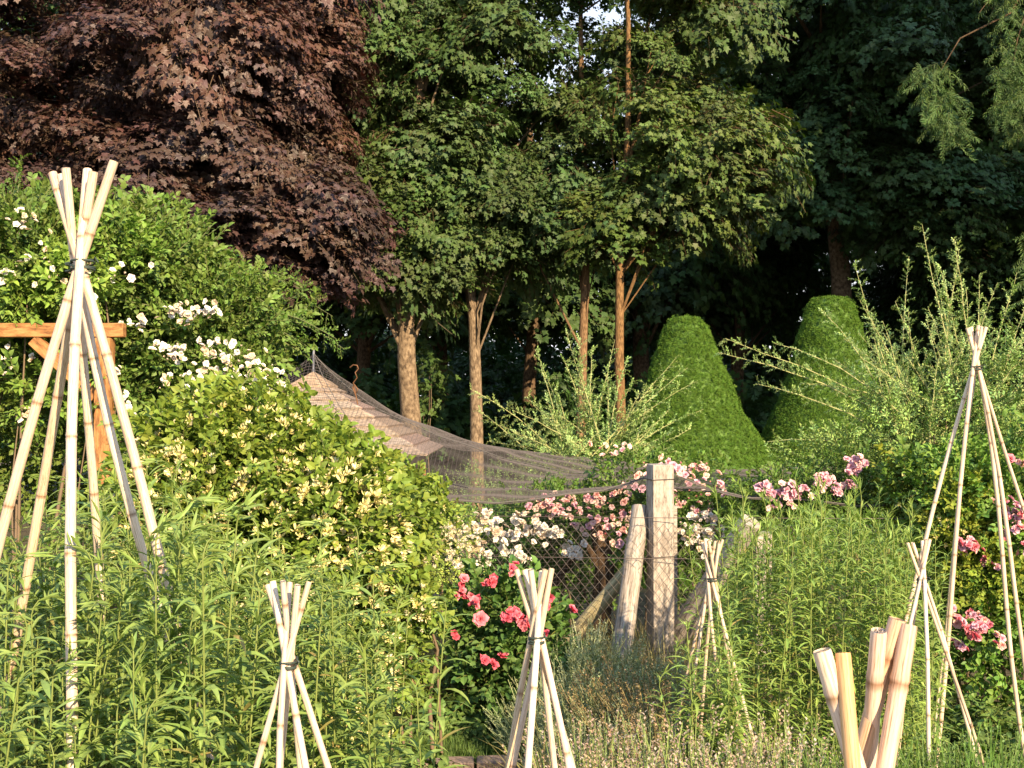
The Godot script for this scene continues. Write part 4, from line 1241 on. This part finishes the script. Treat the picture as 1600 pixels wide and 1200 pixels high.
func fence():
	var d := 6.8
	var base := G(1031, d)
	var h := P(1031, 725, d).y
	var t := thing("corner_post", "weathered square timber corner post of the netted fence", "post", base)
	var w := 0.128
	var mb := MB.new()
	mb.cbox(Transform3D(Basis(Vector3.UP, 0.2), Vector3(0, h * 0.5 - 0.1, 0)), Vector3(w, h + 0.2, w), 0.008, Color(1.15, 1.08, 1.0))
	part(t, "post", mb.mesh(), M.post)
	for y in [0.32, 0.86, 1.3]:
		var wb := MB.new()
		var q := w * 0.5 + 0.003
		wb.tube([Vector3(-q, y, q), Vector3(q, y + 0.004, q), Vector3(q, y, -q), Vector3(-q, y, -q), Vector3(-q, y, q)], [0.003, 0.003, 0.003, 0.003, 0.003], 5, Color(0.12, 0.1, 0.09))
		part(t, "tie_wire", wb.mesh(), M.wire, Transform3D(Basis(Vector3.UP, 0.2), Vector3.ZERO))
	var pole := func(label: String, a: Vector3, b: Vector3, r: float, col: Color):
		var p := thing("fence_strut", label, "strut", Vector3(b.x, 0, b.z), "round timber struts of the fence")
		var m := MB.new()
		var o := Vector3(b.x, 0, b.z)
		var pts := []
		var rad := []
		for i in 9:
			var q := i / 8.0
			pts.append(a.lerp(b, q) - o + Vector3(rr(-1, 1), rr(-1, 1), rr(-1, 1)) * r * 0.05)
			rad.append(r * (1.0 + 0.1 * q + rr(-0.02, 0.02)))
		m.tube(pts, rad, 14, col)
		part(p, "pole", m.mesh(), M.pole)
	rng.seed = 401
	pole.call("thick grey round strut leaning steeply against the square corner post", P(1001, 792, 6.88), P(962, 1085, 6.5), 0.054, Color(1.05, 1.05, 1.0))
	pole.call("ochre round strut slanting low away from the square corner post", P(1003, 868, 6.85), P(890, 1000, 6.95), 0.042, Color(1.25, 1.0, 0.68))
	pole.call("pale round strut rising toward the green herb clump", P(1172, 815, 6.5), P(1050, 1010, 6.95), 0.062, Color(1.3, 1.15, 1.0))
	var p2 := thing("slim_post", "slim pale second post close behind the corner post", "post", G(1046, 7.1))
	beam(p2, "post", Vector3(0, -0.1, 0), Vector3(0, P(1046, 790, 7.1).y, 0), 0.08, 0.08, M.post, Color(1.35, 1.2, 1.05))
	var p3 := thing("slim_post", "slim fence post hidden among the green herbs", "post", G(1190, 6.6))
	beam(p3, "post", Vector3(0, -0.1, 0), Vector3(0, 1.02, 0), 0.09, 0.09, M.post, Color(1.2, 1.1, 1.0))
	# chain link
	var cl := thing("chain_link_fence", "rusty grey chain-link fence stretched past the corner post", "fence", Vector3.ZERO)
	for side in 2:
		var a := Vector3(-0.35, 0, -6.82) if side == 0 else Vector3(0.76, 0, -6.69)
		var b := Vector3(0.76, 0, -6.69) if side == 0 else Vector3(2.6, 0, -6.62)
		var L := a.distance_to(b)
		var x := (b - a).normalized()
		var cell := 0.027
		var m := MB.new(false)
		var n := int(L / cell)
		var hh := 1.1
		for i in n:
			var pts := []
			var rad := []
			var k := int(hh / (cell * 1.22))
			for j in k:
				var off := (0.5 if (i + j) % 2 else -0.5) * cell * 1.04
				pts.append(a + x * (i * cell + off) + Vector3(0, j * cell * 1.22, 0.004 * (1 if j % 2 else -1)))
				rad.append(0.0016)
			m.tube(pts, rad, 3, Color(0.24, 0.2, 0.17), false)
		var o := part(cl, "wire_mesh", m.mesh(), M.wire)
		o.set_meta("kind", "stuff")
		for y in [0.05, 0.86, 1.09]:
			var lm := MB.new()
			lm.tube([a + Vector3(0, y, 0.006), b + Vector3(0, y, 0.006)], [0.002, 0.002], 5, Color(0.14, 0.11, 0.1))
			part(cl, "line_wire", lm.mesh(), M.wire)
	# flat stone of a bird bath
	var bt := thing("bird_bath", "small grey stone bird bath half hidden by honeysuckle", "bird bath", G(650, 7.0))
	var sm := MB.new()
	sm.tube([Vector3(0, -0.05, 0), Vector3(0, 0.1, 0), Vector3(0, 0.45, 0), Vector3(0, 0.53, 0)], [0.1, 0.06, 0.05, 0.07], 14, Color.WHITE)
	part(bt, "pedestal", sm.mesh(), M.stone)
	var bm := MB.new()
	bm.tube([Vector3(0, 0.53, 0), Vector3(0, 0.57, 0), Vector3(0, 0.6, 0), Vector3(0, 0.602, 0), Vector3(0, 0.58, 0)], [0.06, 0.13, 0.15, 0.135, 0.08], 20, Color.WHITE)
	part(bt, "bowl", bm.mesh(), M.stone)

func canes():
	var c := func(n: int, R: float, off: float) -> Array:
		var out := []
		for i in n:
			out.append(Vector2(sin(off + TAU * i / n), cos(off + TAU * i / n)) * R)
		return out
	wigwam("tallest thick bamboo cane wigwam standing in front of the timber pergola", P(125, 415, 2.9), [[178, 252, 0, 865, 0.1, 0.02], [146, 268, 45, 880, -0.4, -0.02], [137, 265, 110, 1085, 0.5, 0.025], [103, 262, 152, 860, -0.55, -0.022], [82, 270, 248, 880, 0.2, 0.0], [96, 272, 232, 862, -0.1, -0.028]], [], 0.0118, 0.02, 501, 12)
	wigwam("short bamboo cane wigwam in front of the dense leafy herbs", P(453, 1037, 2.15), [[483, 909, 404, 1200, 0.15, 0.013], [465, 914, 434, 1200, -0.3, -0.008], [453, 910, 445, 1200, 0.4, 0.016], [442, 908, 469, 1200, -0.35, -0.014], [426, 908, 482, 1200, 0.15, 0.002], [418, 913, 510, 1200, 0.05, -0.01]], [], 0.0062, 0.0115, 502, 12)
	wigwam("short bamboo cane wigwam standing before the deep pink rose bush", P(836, 998, 2.35), [[862, 888, 789, 1200, 0.1, 0.014], [852, 890, 800, 1200, -0.1, -0.004], [847, 892, 824, 1200, 0.35, 0.018], [829, 890, 862, 1200, -0.35, -0.016], [820, 890, 878, 1200, 0.2, 0.004], [807, 890, 893, 1200, 0.05, -0.01]], [], 0.0066, 0.012, 503, 12)
	wigwam("short slim bamboo cane wigwam beside a tall one and the coral roses", P(1438, 907, 4.2), [[1418, 848, 1518, 1136, 0.05, 0.0], [1426, 848, 1508, 1120, -0.15, -0.016], [1441, 845, 1450, 1120, 0.3, 0.016], [1447, 843, 1424, 1010, -0.3, -0.012], [1453, 843, 1402, 1060, 0.1, 0.012]], [], 0.0068, 0.0115, 504)
	wigwam("tall slim bamboo cane wigwam in front of the coral roses", P(1522, 575, 5.0), [[1541, 511, 1446, 850, 0.1, 0.016], [1534, 510, 1474, 1000, -0.35, -0.012], [1529, 509, 1468, 1110, 0.4, 0.018], [1517, 511, 1592, 1070, 0.1, -0.016], [1514, 512, 1574, 850, 0.35, 0.004], [1511, 513, 1600, 790, -0.1, -0.004]], [], 0.0085, 0.015, 505)
	wigwam("short bamboo cane wigwam half hidden by the herbs beside the corner post", P(1113, 905, 4.35), c.call(6, 0.28, 0.2), [0.15, 0.14], 0.0062, 0.0115, 506)
	wigwam("close pale bamboo canes with hollow cut ends rising among the lavender", P(1348, 1262, 1.1), [[1284, 1016, 1338, 1200, 0.05, 0.006], [1317, 1020, 1327, 1200, 0.35, 0.04], [1373, 985, 1357, 1200, -0.3, -0.03], [1402, 967, 1340, 1200, 0.0, -0.012], [1420, 976, 1378, 1200, 0.15, 0.012]], [], 0.0088, 0.02, 507, 20, true,
		[Color(0.74, 0.62, 0.5), Color(0.62, 0.42, 0.2), Color(0.72, 0.58, 0.5), Color(0.66, 0.44, 0.3), Color(0.7, 0.52, 0.4)])

func herbs():
	var protos := []
	for k in 8:
		protos.append(herb_meshes(1.1 + 0.034 * k, 0.1, 0.0165, 0.0185, Color(0.2, 0.285, 0.07), 600 + k, 0.25 + 0.1 * k))
	var slim := []
	for k in 6:
		slim.append(herb_meshes(1.14 + 0.035 * k, 0.105, 0.012, 0.0165, Color(0.23, 0.335, 0.075), 620 + k, 0.3))
	rng.seed = 630
	var place := func(set_: Array, at: Vector3, k: int, s: float, label: String, group: String):
		var t := thing("tall_leafy_herb", label, "plant", at, group)
		t.rotation = Vector3(rr(-0.075, 0.075), rr(0, TAU), rr(-0.075, 0.075))
		t.scale = Vector3(1, s, 1) * rr(0.9, 1.08)
		part(t, "stem", set_[k][0], M.stem)
		part(t, "leaves", set_[k][1], M.leaf)
	var n := 0
	var d := 2.25
	while d < 4.45:
		var px := -70.0 + rr(0, 40)
		while px < 660.0:
			var q := d + rr(-0.05, 0.05)
			var ok := true
			if px > 370.0 and q < 2.75:
				ok = false
			if px > 620.0 and q > 3.2:
				ok = false
			if px > 330.0 and q > 4.15:
				ok = false
			if px > 540.0 and q > 3.75:
				ok = false
			if ok and n < 280:
				var s := 0.9 if q < 2.42 else (0.98 if q < 2.65 else (1.04 if q < 3.7 else 1.02))
				if px > 150.0 and px < 340.0 and q > 2.4:
					s = 1.12
				if px > 400.0:
					s *= 0.95
				if px > 560.0:
					s *= 0.93
				place.call(protos, G(px, q), rng.randi() % 8, s, "tall herb with drooping narrow leaves " + ("at the front of the thicket" if q < 2.65 else ("at the thicket edge near the pink rose bush" if px > 540.0 else ("at the thicket back below the honeysuckle" if q > 3.5 else "in the middle of the thicket"))), "herb thicket by the tallest wigwam")
				n += 1
			px += rr(0.07, 0.115) * FOCAL / q
		d += 0.105
	for k in 18:
		place.call(protos, G(rr(215, 345), rr(2.3, 2.62)), rng.randi() % 8, rr(1.06, 1.16), "tall herb with drooping narrow leaves at the front of the thicket", "herb thicket by the tallest wigwam")
	n = 0
	d = 4.5
	while d < 5.6:
		var px := 1125.0 + rr(0, 25) + (10.0 if d < 4.6 else 0.0)
		while px < 1450.0:
			if n < 150:
				var side := 1.0 - 0.16 * pow(absf(px - 1270.0) / 190.0, 2.5)
				place.call(slim, G(px, d + rr(-0.05, 0.05)), rng.randi() % 6, side * (0.94 if d < 4.7 else 1.0), "upright bright green herb with narrow willow-like leaves in the clump beside the corner post", "narrow-leaved herb clump")
				n += 1
			px += rr(0.07, 0.115) * FOCAL / d
		d += 0.105
	for k in 15:
		place.call(slim, G(rr(1070, 1160), rr(3.98, 4.2)), rng.randi() % 6, rr(0.62, 0.8), "shorter bright green herb shooting up before the half-hidden wigwam", "narrow-leaved herb clump")

func mound(nm: String, label: String, group: String, at: Vector3, r: float, h: float, n: int, m: Mesh, tint: Color, seed_: int, splay := 0.7):
	rng.seed = seed_
	var t := thing(nm, label, "plant", at, group)
	var ts := []
	var cs := []
	for i in n:
		var a := rr(0, TAU)
		var q := sqrt(rng.randf())
		var p := Vector3(cos(a) * q * r, h * rr(0.0, 0.75) * sqrt(maxf(0.05, 1.0 - q * q)), sin(a) * q * r)
		var up := Vector3(cos(a) * q * splay + rr(-0.2, 0.2), 1, sin(a) * q * splay + rr(-0.2, 0.2)).normalized()
		var x := up.cross(Vector3(rr(-1, 1), 0.1, rr(-1, 1))).normalized()
		var s := rr(0.75, 1.2)
		ts.append(Transform3D(Basis(x, up, x.cross(up)).scaled(Vector3(s, s, s)), p))
		cs.append(jit(tint, 0.2))
	many(t, "foliage", m, M.leaf, ts, cs)
func low_planting():
	rng.seed = 700
	var W := Color(1, 1, 1)
	var k := 0
	# lavender with faded heads in the foreground
	for q in [[930, 3.9], [1010, 3.7], [1090, 3.9], [1170, 3.7], [1240, 3.9], [900, 3.3], [990, 3.1], [1080, 3.2], [1170, 3.1], [1260, 3.3], [1130, 3.5], [1040, 3.4], [950, 3.5], [1210, 3.4]]:
		mound("lavender", "faded lavender bush in the mass beneath the close hollow canes", "lavender bushes in the front bed", G(q[0], q[1]), 0.2, 0.5 - (0.12 if q[1] < 3.4 else 0.0), 210, S.lavender, jit(Color(1.4, 1.4, 1.05), 0.1), 701 + k, 0.6)
		k += 1
	for q in [[1330, 3.6], [1400, 3.8], [1470, 3.7], [1420, 3.2], [1500, 3.3], [1350, 3.1], [1560, 3.9], [1540, 3.5]]:
		mound("green_hyssop", "bright green needle-leaved hyssop at the foot of the slim wigwams", "hyssop bushes in the front bed", G(q[0], q[1]), 0.2, 0.42 - (0.06 if q[1] < 3.4 else 0.0), 150, S.hyssop, W, 721 + k, 0.5)
		k += 1
	for q in [[1590, 3.3], [1640, 3.2], [1560, 3.0]]:
		mound("cotton_lavender", "silver-grey cotton lavender cushion in front of the hyssop", "cotton lavender cushions", G(q[0], q[1]), 0.2, 0.55, 170, S.santolina, W, 741 + k, 0.9)
		k += 1
	# grey-green and straw planting along the fence foot
	for q in [[905, 6.1, 0.55], [950, 6.2, 0.5], [1000, 6.0, 0.4], [880, 5.8, 0.3], [1060, 6.2, 0.3], [925, 5.7, 0.4], [980, 5.5, 0.3], [1020, 5.1, 0.25], [950, 5.2, 0.2]]:
		mound("grey_herb", "soft grey-green herb mound " + ("against the foot of the fence struts" if q[1] > 5.75 else "between the lawn and the fence"), "grey herbs along the fence", G(q[0], q[1]), 0.26, q[2], 130, S.santolina, Color(1.25, 1.25, 0.95), 751 + k, 0.7)
		k += 1
	for q in [[1030, 5.5], [1070, 5.2]]:
		mound("dry_lavender", "dry brownish lavender tuft between the lawn and the corner post", "dry lavender tufts", G(q[0], q[1]), 0.24, 0.2, 80, S.dry, Color(1.25, 1.15, 1.05), 761 + k, 0.8)
		k += 1
	for q in [[640, 6.7], [680, 6.8], [660, 7.0], [700, 6.9], [890, 7.3], [960, 7.1], [1010, 7.3], [1060, 7.1], [1090, 7.0], [1000, 6.6], [840, 7.2], [930, 6.6], [1060, 6.6], [1110, 6.4], [1030, 6.3], [980, 6.4]]:
		mound("dry_grass_tuft", "straw-coloured grass tuft growing along the fence line", "dry grass tufts", G(q[0], q[1]), 0.22, 0.12, 60, S.straw, Color(1.3, 1.3, 1.2), 771 + k, 0.7)
		k += 1
	# leafy weeds in front of the rose and the lawn
	for q in [[680, 6.25, 0.3], [720, 6.3, 0.25], [770, 6.15, 0.2], [840, 6.2, 0.25], [640, 5.2, 0.3], [1560, 5.3, 0.4], [1480, 5.6, 0.3], [1600, 5.0, 0.35], [1530, 4.6, 0.3], [1590, 4.3, 0.35], [1480, 4.5, 0.3], [1540, 5.8, 0.4], [1590, 5.7, 0.45], [1500, 6.0, 0.35], [1450, 5.9, 0.3], [1610, 5.4, 0.4], [1440, 5.3, 0.35], [1570, 4.9, 0.35], [1500, 5.1, 0.35]]:
		mound("leafy_weed", "low leafy green weed patch " + ("at the foot of the coral roses" if q[0] > 1000 else "beside the narrow lawn"), "low weeds in the beds", G(q[0], q[1]), 0.22, q[2], 80, S.weed, jit(W, 0.15), 791 + k, 1.0)
		k += 1
	# fine grass and flower spikes close to the lawn
	for q in [[880, 4.9], [900, 4.4]]:
		mound("grass_spike_tuft", "thin tuft of seeding grass in front of the narrow lawn", "seeding grass tufts", G(q[0], q[1]), 0.16, 0.05, 22, S.straw, Color(0.85, 0.95, 0.7), 811 + k, 0.4)
		k += 1
